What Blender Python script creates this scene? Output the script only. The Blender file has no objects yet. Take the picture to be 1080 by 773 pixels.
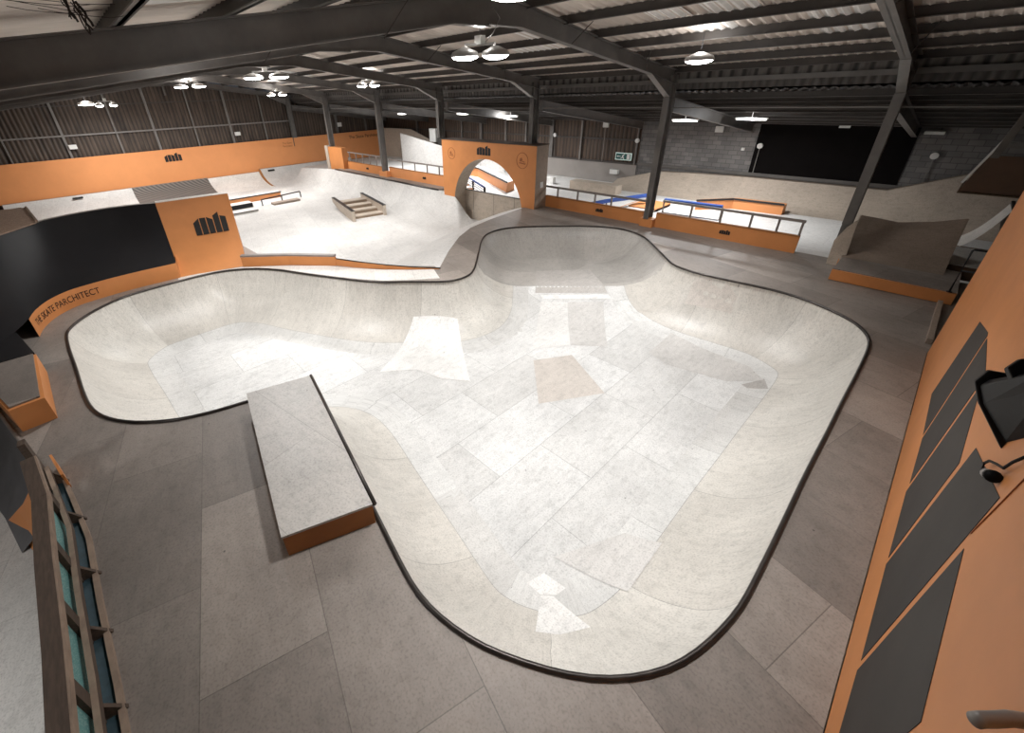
import bpy, bmesh, math, random
import numpy as np
from mathutils import Vector, Matrix
from mathutils.geometry import delaunay_2d_cdt
random.seed(4)
SC = bpy.context.scene
COL = SC.collection
PI = math.pi
GZ = -1.5          # street course floor
LZ = -.6          # lean-to floor

# ------------------------------------------------------------------ materials
def new_mat(name):
    m = bpy.data.materials.new(name); m.use_nodes = True
    nt = m.node_tree
    for n in list(nt.nodes): nt.nodes.remove(n)
    out = nt.nodes.new('ShaderNodeOutputMaterial')
    b = nt.nodes.new('ShaderNodeBsdfPrincipled')
    nt.links.new(b.outputs[0], out.inputs[0])
    return m, nt, b
def N(nt, t, **kw):
    n = nt.nodes.new('ShaderNode' + t)
    for k, v in kw.items():
        if k in n.inputs: n.inputs[k].default_value = v
        else: setattr(n, k, v)
    return n
def L(nt, a, b): nt.links.new(a, b)
def rgba(c): return (c[0], c[1], c[2], 1)
def mixc(nt, fac, a, b, mode='MIX'):
    n = nt.nodes.new('ShaderNodeMix'); n.data_type = 'RGBA'; n.blend_type = mode
    for s, v in ((n.inputs[0], fac), (n.inputs[6], a), (n.inputs[7], b)):
        if isinstance(v, (int, float)): s.default_value = v
        elif isinstance(v, tuple): s.default_value = rgba(v)
        else: L(nt, v, s)
    return n.outputs[2]
def ramp(nt, fac, stops):
    r = nt.nodes.new('ShaderNodeValToRGB')
    while len(r.color_ramp.elements) > 1: r.color_ramp.elements.remove(r.color_ramp.elements[0])
    r.color_ramp.elements[0].position = stops[0][0]; r.color_ramp.elements[0].color = rgba(stops[0][1])
    for p, c in stops[1:]:
        e = r.color_ramp.elements.new(p); e.color = rgba(c)
    L(nt, fac, r.inputs[0]); return r.outputs[0]
def coords(nt, which='Object', rot=0, loc=(0,0,0), scale=(1,1,1)):
    tc = N(nt, 'TexCoord'); mp = N(nt, 'Mapping')
    mp.inputs['Rotation'].default_value = (0, 0, rot); mp.inputs['Location'].default_value = loc
    mp.inputs['Scale'].default_value = scale
    L(nt, tc.outputs[which], mp.inputs[0]); return mp.outputs[0]
def bump(nt, b, h, strength=.2, dist=.01):
    n = N(nt, 'Bump'); n.inputs['Strength'].default_value = strength; n.inputs['Distance'].default_value = dist
    L(nt, h, n.inputs['Height']); L(nt, n.outputs[0], b.inputs['Normal'])

def ply(name, c1, c2, rot=0, which='Object', bw=2.44, bh=1.22, rough=.5, seam=.7, dirt=.25, screws=True, third=None, loc=(0,0,0), row_split=None, grain=(1,9)):
    """sheets of plywood: brick layout with tone per sheet, worn seams, screws, scuffs"""
    m, nt, b = new_mat(name)
    v = coords(nt, which, rot, loc)
    br = N(nt, 'TexBrick'); br.offset = .5
    br.inputs['Scale'].default_value = 1; br.inputs['Brick Width'].default_value = bw; br.inputs['Row Height'].default_value = bh
    br.inputs['Mortar Size'].default_value = .006; br.inputs['Mortar Smooth'].default_value = .3; br.inputs['Bias'].default_value = 0
    br.inputs['Color1'].default_value = rgba(c1); br.inputs['Color2'].default_value = rgba(c2)
    br.inputs['Mortar'].default_value = rgba(tuple(x*seam for x in c1))
    L(nt, v, br.inputs['Vector'])
    col = br.outputs['Color']
    if row_split:
        sp = N(nt, 'SeparateXYZ'); L(nt, v, sp.inputs[0])
        gt = N(nt, 'Math', operation='LESS_THAN'); L(nt, sp.outputs[1], gt.inputs[0]); gt.inputs[1].default_value = row_split[0]
        mu = mixc(nt, 1.0, col, row_split[1], 'MULTIPLY')
        col = mixc(nt, gt.outputs[0], col, mu)
    n1 = N(nt, 'TexNoise'); n1.inputs['Scale'].default_value = .55; n1.inputs['Detail'].default_value = 8; n1.inputs['Roughness'].default_value = .65
    L(nt, v, n1.inputs['Vector'])
    d = ramp(nt, n1.outputs[0], [(.3, (1-dirt,)*3), (.62, (1.06,)*3)])
    col = mixc(nt, 1.0, col, d, 'MULTIPLY')
    mp2 = N(nt, 'Mapping'); mp2.inputs['Scale'].default_value = (grain[0], grain[1], 3); L(nt, v, mp2.inputs[0])
    n2 = N(nt, 'TexNoise'); n2.inputs['Scale'].default_value = 2.2; n2.inputs['Detail'].default_value = 7; n2.inputs['Roughness'].default_value = .7
    L(nt, mp2.outputs[0], n2.inputs['Vector'])
    g = ramp(nt, n2.outputs[0], [(.3, (.9,)*3), (.6, (1.03,)*3)])
    col = mixc(nt, 1.0, col, g, 'MULTIPLY')
    n3 = N(nt, 'TexNoise'); n3.inputs['Scale'].default_value = 7; n3.inputs['Detail'].default_value = 5; L(nt, v, n3.inputs['Vector'])
    s3 = ramp(nt, n3.outputs[0], [(.36, (.74,)*3), (.47, (1,)*3)])
    n6 = N(nt, 'TexNoise'); n6.inputs['Scale'].default_value = 38; n6.inputs['Detail'].default_value = 4; L(nt, v, n6.inputs['Vector'])
    col = mixc(nt, 1.0, col, ramp(nt, n6.outputs[0], [(.34, (.80,)*3), (.48, (1.0,)*3), (.7, (1.06,)*3)]), 'MULTIPLY')
    col = mixc(nt, .38, col, mixc(nt, 1.0, col, s3, 'MULTIPLY'))
    if screws:
        vo = N(nt, 'TexVoronoi'); vo.inputs['Scale'].default_value = 2.6; vo.inputs['Randomness'].default_value = .85; L(nt, v, vo.inputs['Vector'])
        sc = ramp(nt, vo.outputs['Distance'], [(0.0, (.22,)*3), (.028, (.3,)*3), (.045, (1,)*3)])
        col = mixc(nt, .85, col, mixc(nt, 1.0, col, sc, 'MULTIPLY'))
    L(nt, col, b.inputs['Base Color'])
    rr = N(nt, 'MapRange'); rr.inputs[3].default_value = rough-.08; rr.inputs[4].default_value = rough+.15
    L(nt, n1.outputs[0], rr.inputs[0]); L(nt, rr.outputs[0], b.inputs['Roughness'])
    bump(nt, b, n2.outputs[0], .12, .004)
    return m

def plain(name, c, rough=.55, var=.12, scale=3, metal=0, spots=0, bumpy=.08, stretch=(1,1,1), speck=None):
    m, nt, b = new_mat(name)
    v = coords(nt, 'Object', 0, (0,0,0), stretch)
    n = N(nt, 'TexNoise'); n.inputs['Scale'].default_value = scale; n.inputs['Detail'].default_value = 7; n.inputs['Roughness'].default_value = .6
    L(nt, v, n.inputs['Vector'])
    r = ramp(nt, n.outputs[0], [(.3, (1-var,)*3), (.65, (1+var*.4,)*3)])
    col = mixc(nt, 1.0, c, r, 'MULTIPLY')
    if spots:
        vo = N(nt, 'TexVoronoi'); vo.inputs['Scale'].default_value = 1.7; vo.inputs['Randomness'].default_value = 1; L(nt, v, vo.inputs['Vector'])
        sc = ramp(nt, vo.outputs['Distance'], [(0, (.45,)*3), (.03, (.5,)*3), (.05, (1,)*3)])
        col = mixc(nt, spots, col, mixc(nt, 1.0, col, sc, 'MULTIPLY'))
    if speck:
        n5 = N(nt, 'TexNoise'); n5.inputs['Scale'].default_value = 30; n5.inputs['Detail'].default_value = 3; L(nt, v, n5.inputs['Vector'])
        col = mixc(nt, ramp(nt, n5.outputs[0], [(.45, (0,)*3), (.6, (1,)*3)]), col, speck)
    L(nt, col, b.inputs['Base Color'])
    b.inputs['Roughness'].default_value = rough; b.inputs['Metallic'].default_value = metal
    if bumpy: bump(nt, b, n.outputs[0], bumpy, .01)
    return m

def cladding(name, c1, c2, axis, pitch=.17, dark=.45, big=None, cell=None):
    """fluted sheet: axis = the object axis across the flutes"""
    m, nt, b = new_mat(name)
    v = coords(nt)
    w = N(nt, 'TexWave'); w.bands_direction = axis; w.wave_profile = 'SIN'
    w.inputs['Scale'].default_value = 1/pitch*.314; w.inputs['Distortion'].default_value = 0
    L(nt, v, w.inputs['Vector'])
    sc = {'X': (1, .12, .12), 'Y': (.12, 1, .12)}[axis]
    mp = N(nt, 'Mapping'); mp.inputs['Scale'].default_value = sc; L(nt, v, mp.inputs[0])
    n = N(nt, 'TexNoise'); n.inputs['Scale'].default_value = 3.5; n.inputs['Detail'].default_value = 6; n.inputs['Roughness'].default_value = .7
    L(nt, mp.outputs[0], n.inputs['Vector'])
    col = mixc(nt, ramp(nt, n.outputs[0], [(.35, (0,)*3), (.65, (1,)*3)]), c1, c2)
    groove = ramp(nt, w.outputs[0], [(.0, (dark,)*3), (.45, (1,)*3)])  # shade in the flute grooves painted into the sheet colour
    col = mixc(nt, 1.0, col, groove, 'MULTIPLY')
    if cell:
        br = N(nt, 'TexBrick'); br.inputs['Scale'].default_value = 1; br.inputs['Brick Width'].default_value = cell[0]; br.inputs['Row Height'].default_value = cell[1]
        br.inputs['Color1'].default_value = rgba((1,1,1)); br.inputs['Color2'].default_value = rgba((.72,.72,.74)); br.inputs['Mortar'].default_value = rgba((.6,)*3); br.inputs['Mortar Size'].default_value = .02
        L(nt, v, br.inputs['Vector']); col = mixc(nt, 1.0, col, br.outputs[0], 'MULTIPLY')
    L(nt, col, b.inputs['Base Color']); b.inputs['Roughness'].default_value = .6
    bump(nt, b, w.outputs[0], .9, .03)
    return m

def blockwork(name, c1, c2, mortar):
    m, nt, b = new_mat(name)
    tc = N(nt, 'TexCoord'); sp = N(nt, 'SeparateXYZ'); cb = N(nt, 'CombineXYZ')
    L(nt, tc.outputs['Object'], sp.inputs[0]); L(nt, sp.outputs[0], cb.inputs[0]); L(nt, sp.outputs[2], cb.inputs[1])
    br = N(nt, 'TexBrick'); br.inputs['Scale'].default_value = 1; br.inputs['Brick Width'].default_value = .45; br.inputs['Row Height'].default_value = .225
    br.inputs['Mortar Size'].default_value = .012; br.inputs['Color1'].default_value = rgba(c1); br.inputs['Color2'].default_value = rgba(c2); br.inputs['Mortar'].default_value = rgba(mortar)
    L(nt, cb.outputs[0], br.inputs['Vector'])
    n = N(nt, 'TexNoise'); n.inputs['Scale'].default_value = .7; n.inputs['Detail'].default_value = 6; L(nt, tc.outputs['Object'], n.inputs['Vector'])
    col = mixc(nt, 1.0, br.outputs[0], ramp(nt, n.outputs[0], [(.3, (.7,)*3), (.65, (1.1,)*3)]), 'MULTIPLY')
    L(nt, col, b.inputs['Base Color']); b.inputs['Roughness'].default_value = .9
    bump(nt, b, br.outputs['Fac'], -.3, .01)
    return m

def emit(name, c, s):
    m, nt, b = new_mat(name)
    b.inputs['Base Color'].default_value = rgba(c); b.inputs['Emission Color'].default_value = rgba(c); b.inputs['Emission Strength'].default_value = s
    return m

M = {}
M['deck'] = ply('weathered_plywood', (.345,.30,.265), (.205,.178,.158), rot=.24, rough=.5, dirt=.28, seam=.5, loc=(.4,.3,0), grain=(1,3))
M['deck_pale'] = ply('pale_plywood', (.72,.69,.65), (.66,.63,.59), rot=.5, rough=.5, dirt=.15, screws=False)
M['street'] = ply('street_plywood', (.62,.605,.58), (.56,.545,.525), rot=.25, rough=.5, dirt=.14, screws=False)
M['bowl_wall'] = ply('bowl_transition_plywood', (.69,.69,.675), (.57,.56,.54), which='UV', bw=2.44, bh=1.25, rough=.38, dirt=.18, seam=.55, row_split=(1.25, (.95,.915,.865)), grain=(6,1))
M['bowl_dark'] = ply('dark_bowl_plywood', (.46,.435,.405), (.38,.36,.335), which='UV', bw=1.22, bh=2.44, rough=.4, dirt=.2, seam=.85, grain=(6,1))  # darker plywood tone for the bowl past the hip line
M['bowl_floor'] = ply('bowl_floor_plywood', (.70,.70,.69), (.60,.595,.58), rot=1.5708, rough=.4, dirt=.16, seam=.55, loc=(.5,.2,0), grain=(1,5))
M['shed_floor'] = ply('pale_shed_plywood', (.74,.73,.71), (.70,.69,.67), rot=.0, rough=.5, dirt=.08, screws=False)
M['wood_tan'] = ply('tan_plywood', (.34,.265,.21), (.30,.235,.185), rot=0, rough=.6, dirt=.18, screws=False, seam=.85)
M['wood_shed'] = ply('shed_wall_plywood', (.52,.44,.36), (.46,.39,.32), rot=0, rough=.6, dirt=.15, screws=False, seam=.85)
M['wood_brown'] = ply('brown_plywood', (.26,.185,.125), (.22,.155,.105), rot=0, rough=.6, dirt=.2, screws=False, seam=.8)
for nm_, c_ in (('patch_white', (.76,.75,.73)), ('patch_grey', (.44,.42,.40)), ('patch_tan', (.58,.535,.49)), ('patch_mid', (.575,.56,.54)), ('patch_dark', (.47,.445,.42)), ('patch_pale', (.70,.69,.67))):
    M[nm_] = ply(nm_+'_sheet', c_, c_, rough=.4, bw=40, bh=40, loc=(17.3, 11.1, 0), dirt=.14, rot=1.5708, grain=(1,5))
M['orange'] = plain('orange_paint', (.60,.24,.08), .5, .10, 1.2, spots=.15)
M['orange_lit'] = plain('orange_paint_lit', (.70,.29,.11), .5, .06, .8)  # same orange paint, lightened for boards that catch more light
M['orange_dark'] = plain('orange_shadowed_timber', (.34,.13,.03), .6, .15, 3)  # darker orange, shade of the pad's side put into the colour
M['black'] = plain('black_paint', (.010,.010,.012), .5, .2, 2, bumpy=.03)
M['charcoal'] = plain('charcoal_panel', (.045,.040,.037), .6, .22, 1.4, spots=.2)
M['logo'] = plain('logo_black', (.010,.009,.008), .75, .1, 5)
M['logo_brown'] = plain('logo_brown', (.30,.09,.02), .6, .1, 5)
M['steel'] = plain('grey_steel_paint', (.14,.131,.123), .5, .25, 1.6, metal=.15)
M['steel_light'] = plain('light_grey_steel', (.20,.187,.175), .45, .18, 2, metal=.15)
M['steel_dark'] = plain('dark_purlin', (.058,.050,.045), .6, .3, 1.5)
M['coping'] = plain('worn_steel_pipe', (.06,.052,.048), .35, .3, 5, metal=.7)
M['blackrail'] = plain('black_rail_paint', (.015,.015,.017), .4, .1, 5)
M['rail_grey'] = plain('grey_rail', (.23,.20,.18), .5, .15, 4)
M['blue'] = plain('blue_paint', (.02,.07,.30), .45, .1, 4)
M['white'] = plain('white_plastic', (.7,.7,.68), .4, .05, 4)
M['shade'] = plain('lamp_housing_grey', (.35,.34,.33), .4, .1, 4, metal=.3)
M['plastic_black'] = plain('black_plastic', (.005,.005,.0055), .55, .2, 6)
M['timber'] = plain('sawn_timber', (.085,.058,.042), .75, .35, 6, stretch=(1,6,6))
M['timber_edge'] = plain('pale_timber_edge', (.30,.22,.165), .7, .25, 6)
M['dark_brown'] = plain('dark_brown_board', (.10,.052,.028), .65, .2, 2)
M['post_grey'] = plain('weathered_post', (.13,.115,.10), .7, .2, 3)
M['speckle'] = plain('speckled_brown_board', (.46,.33,.25), .7, .2, 5, speck=(.30,.21,.16))
M['mesh_dark'] = plain('dark_mesh', (.06,.055,.05), .6, .2, 4)
M['gable'] = cladding('brown_gable_cladding', (.030,.019,.013), (.105,.074,.054), 'Y', .26, .40)
M['far_clad'] = cladding('brown_far_cladding', (.055,.034,.022), (.105,.068,.046), 'X', .28, .30)
M['roof'] = plain('roof_sheet', (.68,.61,.55), .8, .28, .8, stretch=(1,.4,1))
M['roof_lean'] = cladding('lean_to_roof_sheet', (.06,.055,.05), (.10,.09,.085), 'X', .23, .6)
M['skylight'] = plain('translucent_roof_sheet', (.80,.79,.77), .85, .15, 3)
M['strip_clad'] = cladding('pale_fluted_strip', (.10,.09,.085), (.20,.185,.17), 'X', .35, .2)
M['block'] = blockwork('grey_blockwork', (.21,.20,.195), (.145,.142,.14), (.10,.098,.095))
M['shedwall'] = plain('grey_shed_wall', (.30,.275,.255), .7, .15, .6)
M['lamp_on'] = emit('lamp_glow', (1,.985,.96), 30)
M['tube_on'] = emit('tube_glow', (1,.98,.95), 2.2)
M['sign'] = emit('sign_face', (.55,.66,.62), .35)
M['sign_green'] = plain('sign_green', (.015,.10,.09), .5, .05, 4)
# teal debris netting
def net_mat():
    m, nt, b = new_mat('teal_debris_net')
    v = coords(nt)
    w = N(nt, 'TexWave'); w.bands_direction = 'Z'; w.inputs['Scale'].default_value = 14; w.inputs['Distortion'].default_value = 3; w.inputs['Detail'].default_value = 3; L(nt, v, w.inputs['Vector'])
    n = N(nt, 'TexNoise'); n.inputs['Scale'].default_value = 60; L(nt, v, n.inputs['Vector'])
    c = mixc(nt, w.outputs[0], (.055,.20,.20), (.20,.42,.40))
    c = mixc(nt, ramp(nt, n.outputs[0], [(.5, (0,)*3), (.7, (1,)*3)]), c, (.35,.5,.48))
    L(nt, c, b.inputs['Base Color']); b.inputs['Roughness'].default_value = .6
    return m
M['net'] = net_mat()
M['net_dark'] = plain('dark_blue_net', (.018,.045,.06), .7, .3, 14)
def checker_mesh():
    m, nt, b = new_mat('dark_checker_plate')
    v = coords(nt, 'Object', .78)
    w = N(nt, 'TexWave'); w.bands_direction = 'X'; w.inputs['Scale'].default_value = 1.4; L(nt, v, w.inputs['Vector'])
    c = mixc(nt, w.outputs[0], (.055,.052,.05), (.17,.155,.14))
    L(nt, c, b.inputs['Base Color']); b.inputs['Roughness'].default_value = .6
    return m
M['checker'] = checker_mesh()

# ------------------------------------------------------------------ object helpers (vertices in world metres)
def mk(name, verts, faces, mat, parent=None, smooth=False, uvs=None, mats=None, fm=None):
    me = bpy.data.meshes.new(name)
    me.from_pydata([tuple(v) for v in verts], [], faces); me.update()
    for mm in (mats or [mat]): me.materials.append(mm)
    if fm:
        for p, i in zip(me.polygons, fm): p.material_index = i
    if smooth:
        for p in me.polygons: p.use_smooth = True
    if uvs is not None:
        ul = me.uv_layers.new(name='UVMap')
        for lp in me.loops: ul.data[lp.index].uv = uvs[lp.vertex_index]
    o = bpy.data.objects.new(name, me); COL.objects.link(o)
    if parent is not None:
        o.parent = parent
        w = Vector((0,0,0)); p = parent
        while p is not None:
            w += p.location; p = p.parent
        o.location = -w
    return o
def thing(name, label, cat, loc, group=None):
    o = bpy.data.objects.new(name, None); o.location = loc; o.empty_display_size = .2; COL.objects.link(o)
    o['label'] = label; o['category'] = cat
    if group: o['group'] = group
    return o
def tag(o, label, cat, group=None):
    o['label'] = label; o['category'] = cat
    if group: o['group'] = group
    return o
def struct(o): o['kind'] = 'structure'; return o
class G:
    """collects solids into one mesh"""
    def __init__(s): s.v = []; s.f = []
    def add(s, v, f):
        k = len(s.v); s.v += [tuple(a) for a in v]; s.f += [tuple(i+k for i in q) for q in f]; return s
    def box(s, a, b):
        x0, y0, z0 = [min(p, q) for p, q in zip(a, b)]; x1, y1, z1 = [max(p, q) for p, q in zip(a, b)]
        return s.add([(x0,y0,z0),(x1,y0,z0),(x1,y1,z0),(x0,y1,z0),(x0,y0,z1),(x1,y0,z1),(x1,y1,z1),(x0,y1,z1)],
                     [(0,3,2,1),(4,5,6,7),(0,1,5,4),(1,2,6,5),(2,3,7,6),(3,0,4,7)])
    def prism(s, poly, ext):
        n = len(poly); e = Vector(ext); a = [Vector(p) for p in poly]
        nn = Vector((0,0,0))
        for i in range(n): nn += a[i].cross(a[(i+1) % n])
        if nn.dot(e) > 0: a = a[::-1]
        return s.add(a + [p+e for p in a], [tuple(range(n)), tuple(range(2*n-1, n-1, -1))] + [(i, i+n, (i+1) % n+n, (i+1) % n) for i in range(n)])
    def bar(s, a, b, w, h, up=(0,0,1)):
        a = Vector(a); b = Vector(b); d = (b-a).normalized(); u = Vector(up)
        r = d.cross(u)
        if r.length < 1e-4: r = d.cross(Vector((1,0,0)))
        r.normalize(); u = r.cross(d).normalized()
        return s.prism([a+r*w/2+u*h/2, a-r*w/2+u*h/2, a-r*w/2-u*h/2, a+r*w/2-u*h/2], b-a)
    def tube(s, pts, r, n=8, closed=False):
        pts = [Vector(p) for p in pts]; m = len(pts); rings = []
        for i, p in enumerate(pts):
            if closed: t = pts[(i+1) % m]-pts[i-1]
            else: t = pts[min(i+1, m-1)]-pts[max(i-1, 0)]
            t.normalize(); a = t.cross(Vector((0,0,1)))
            if a.length < 1e-3: a = t.cross(Vector((1,0,0)))
            a.normalize(); b = t.cross(a)
            rings.append([p+a*r*math.cos(2*PI*k/n)+b*r*math.sin(2*PI*k/n) for k in range(n)])
        v = [q for g in rings for q in g]; f = []
        for i in range(m if closed else m-1):
            j = (i+1) % m
            for k in range(n): f.append((i*n+k, i*n+(k+1) % n, j*n+(k+1) % n, j*n+k))
        if not closed: f += [tuple(range(n))[::-1], tuple((m-1)*n+k for k in range(n))]
        return s.add(v, f)
    def lathe(s, c, prof, n=24, axis='Z'):
        v = []; f = []
        for r, z in prof:
            for k in range(n):
                a = 2*PI*k/n; v.append((c[0]+r*math.cos(a), c[1]+r*math.sin(a), c[2]+z))
        for i in range(len(prof)-1):
            for k in range(n): f.append((i*n+k, i*n+(k+1) % n, (i+1)*n+(k+1) % n, (i+1)*n+k))
        return s.add(v, f)
    def ibeam(s, pts, depth, width, tf=.025, tw=.02, cap=True):
        """I section following pts (in a plane x=const); pts = (x,y,z_bottom,depth) ; web vertical"""
        x = pts[0][0]
        lo = [Vector((x, p[1], p[2])) for p in pts]; hi = [Vector((x, p[1], p[3])) for p in pts]
        for i in range(len(pts)-1):
            for q0, q1, dz in ((lo[i], lo[i+1], tf), (hi[i], hi[i+1], -tf)):
                s.prism([q0+Vector((-width/2,0,0)), q0+Vector((width/2,0,0)), q0+Vector((width/2,0,dz)), q0+Vector((-width/2,0,dz))], q1-q0)
            s.prism([lo[i]+Vector((-tw/2,0,0)), lo[i+1]+Vector((-tw/2,0,0)), hi[i+1]+Vector((-tw/2,0,0)), hi[i]+Vector((-tw/2,0,0))], (tw,0,0))
        return s
    def build(s, name, mat, parent=None, smooth=False, bevel=0):
        o = mk(name, s.v, s.f, mat, parent, smooth)
        bm = bmesh.new(); bm.from_mesh(o.data); bmesh.ops.recalc_face_normals(bm, faces=bm.faces); bm.to_mesh(o.data); bm.free()
        if smooth:
            for p in o.data.polygons: p.use_smooth = True
        if bevel:
            md = o.modifiers.new('bevel', 'BEVEL'); md.width = bevel; md.segments = 2; md.limit_method = 'ANGLE'
        return o
def poly_obj(name, poly, mat, parent, thick=(0,0,.004)):
    return G().prism(poly, thick).build(name, mat, parent)

# 'mh' bar logo as five slanted-top bars.  o = lower left corner, u = width vector, w = height vector, n = outward normal
BARS = [(.60,.80),(.80,.80),(.82,.66),(.84,1.0),(.80,.72)]
def mh_logo(o, u, w, n, parent, name='bar_logo', mat=None):
    g = G(); o = Vector(o); u = Vector(u); w = Vector(w); n = Vector(n).normalized()*.006
    for i, (a, b) in enumerate(BARS):
        x0 = i*.2+.012; x1 = (i+1)*.2-.012
        g.prism([o+u*x0, o+u*x1, o+u*x1+w*b, o+u*x0+w*a], n)
    return g.build(name, mat or M['logo'], parent)
def ring_logo(c, u, w, n, r, parent):
    g = G(); c = Vector(c); u = Vector(u).normalized(); w = Vector(w).normalized(); n = Vector(n).normalized()
    K = 28
    for k in range(K):
        a0 = 2*PI*k/K; a1 = 2*PI*(k+1)/K
        P = lambda a, rr: c+u*rr*math.cos(a)+w*rr*math.sin(a)
        g.prism([P(a0, r*.93), P(a1, r*.93), P(a1, r), P(a0, r)], n*.006)
    g.prism([c-u*r*.5-w*r*.35, c+u*r*.55-w*r*.45, c+u*r*.55-w*r*.3, c-u*r*.5-w*r*.2], n*.006)
    g.prism([c-u*r*.45-w*r*.1, c-u*r*.1-w*r*.12, c+u*r*.05+w*r*.1, c-u*r*.15+w*r*.38, c-u*r*.4+w*r*.25], n*.006)
    g.prism([c-u*r*.02-w*r*.12, c+u*r*.4-w*r*.2, c+u*r*.4-w*r*.1, c+u*r*.02-w*r*.02], n*.006)
    return g.build('round_emblem', M['logo_brown'], parent)
def text_mesh(s, size):
    cu = bpy.data.curves.new('lettering', 'FONT'); cu.body = s; cu.size = size; cu.extrude = 0; cu.resolution_u = 3
    o = bpy.data.objects.new('lettering', cu); COL.objects.link(o)
    bpy.context.view_layer.update()
    me = o.to_mesh(); v = [tuple(p.co) for p in me.vertices]; f = [tuple(p.vertices) for p in me.polygons]
    o.to_mesh_clear(); bpy.data.objects.remove(o); bpy.data.curves.remove(cu)
    return v, f

# ------------------------------------------------------------------ the bowl
OUT = [(-4.5, 1.67), (-5.5, 1.86), (-6.3, 2.02), (-6.85, 2.06), (-7.15, 1.85), (-7.38, 1.4), (-7.52, 1.03), (-7.58, 0.74), (-7.7, 0.35), (-7.86, -0.02), (-8.1, -0.36), (-8.42, -0.7), (-8.89, -1.01), (-9.45, -1.19), (-10.27, -1.27), (-11.4, -1.32), (-12.62, -1.39), (-13.61, -1.4), (-14.04, -1.29), (-14.53, -1.0), (-14.96, -0.59), (-15.37, 0.04), (-15.47, 0.69), (-15.51, 1.37), (-15.5, 2.23), (-15.31, 2.94), (-14.84, 3.59), (-14.08, 4.15), (-13.13, 4.6), (-12.19, 5.08), (-11.32, 5.54), (-10.59, 6.03), (-10.02, 6.6), (-9.47, 7.1), (-9.1, 7.55), (-9.02, 8.07), (-9.28, 8.65), (-10.4, 9.95), (-11.35, 11.05), (-11.74, 11.85), (-11.69, 12.71), (-11.12, 13.54), (-9.65, 14.96), (-8.73, 15.55), (-7.9, 15.7), (-6.98, 15.3), (-6.22, 14.56), (-5.38, 13.68), (-4.9, 13.22), (-4.22, 13.05), (-3.22, 13.09), (-2.33, 13.17), (-1.71, 13.12), (-1.24, 12.96), (-0.66, 12.65), (-0.28, 12.3), (-0.03, 11.8), (0.05, 11.3), (0.07, 10.6), (0.07, 9.78), (0.06, 8.6), (0.06, 7.61), (0.05, 6.4), (0.06, 5.2), (0.06, 4.3), (0.04, 3.7), (-0.09, 3.04), (-0.27, 2.6), (-0.56, 2.2), (-0.94, 1.87), (-1.49, 1.54), (-1.84, 1.41), (-2.2, 1.33), (-2.55, 1.32), (-2.95, 1.38), (-3.69, 1.52)]
def catmull(P, step=.1):
    n = len(P); out = []
    for i in range(n):
        p0, p1, p2, p3 = [np.array(P[(i+k) % n], float) for k in (-1, 0, 1, 2)]
        k = max(1, int(round(np.linalg.norm(p2-p1)/step)))
        for j in range(k):
            t = j/k
            out.append(.5*((2*p1)+(-p0+p2)*t+(2*p0-5*p1+4*p2-p3)*t*t+(-p0+3*p1-3*p2+p3)*t**3))
    return np.array(out)
B = catmull(OUT)
for _ in range(4): B = .25*np.roll(B, 1, 0)+.5*B+.25*np.roll(B, -1, 0)
NB = len(B); SEG = np.roll(B, -1, 0)-B; SL = np.hypot(SEG[:,0], SEG[:,1]); ARC = np.concatenate([[0], np.cumsum(SL)])
def dist_arc(P):
    P = np.atleast_2d(P); d = np.empty(len(P)); a = np.empty(len(P))
    for s in range(0, len(P), 2000):
        q = P[s:s+2000, None, :]-B[None]
        t = np.clip((q*SEG[None]).sum(2)/(SL**2)[None], 0, 1)
        r = q-t[..., None]*SEG[None]; dd = np.hypot(r[..., 0], r[..., 1]); i = dd.argmin(1)
        d[s:s+2000] = dd[np.arange(len(i)), i]; a[s:s+2000] = ARC[i]+t[np.arange(len(i)), i]*SL[i]
    return d, a
def inside(P, poly):
    x, y = P[:,0], P[:,1]; c = np.zeros(len(P), bool); n = len(poly)
    for i in range(n):
        x1, y1 = poly[i]; x2, y2 = poly[(i+1) % n]
        if y1 == y2: continue
        m = ((y1 > y) != (y2 > y)) & (x < (x2-x1)*(y-y1)/(y2-y1)+x1); c ^= m
    return c
DEP, RAD = 1.48, 1.8; RUN = math.sqrt(RAD**2-(RAD-DEP)**2)
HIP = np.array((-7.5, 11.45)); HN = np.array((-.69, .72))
def bowl_z(P, d):
    s = (P-HIP)@HN; t = np.clip(-s/2.4, 0, 1)
    D = .92+(DEP-.92)*(1-(1-t)**2)
    w = RUN*np.where(s > -1.2, .86, 1.0)
    dd = np.clip(d/w, 0, 1)*RUN
    g = (RAD-np.sqrt(RAD**2-(RUN-dd)**2))           # 0 at the flat .. DEP at the lip
    return -D*(1-g/DEP)
bowl = thing('skate_bowl', 'large sunken plywood skate bowl with dark metal lip, set in a grey-brown wooden deck', 'skate bowl', (-5, 6, 0))
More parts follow.
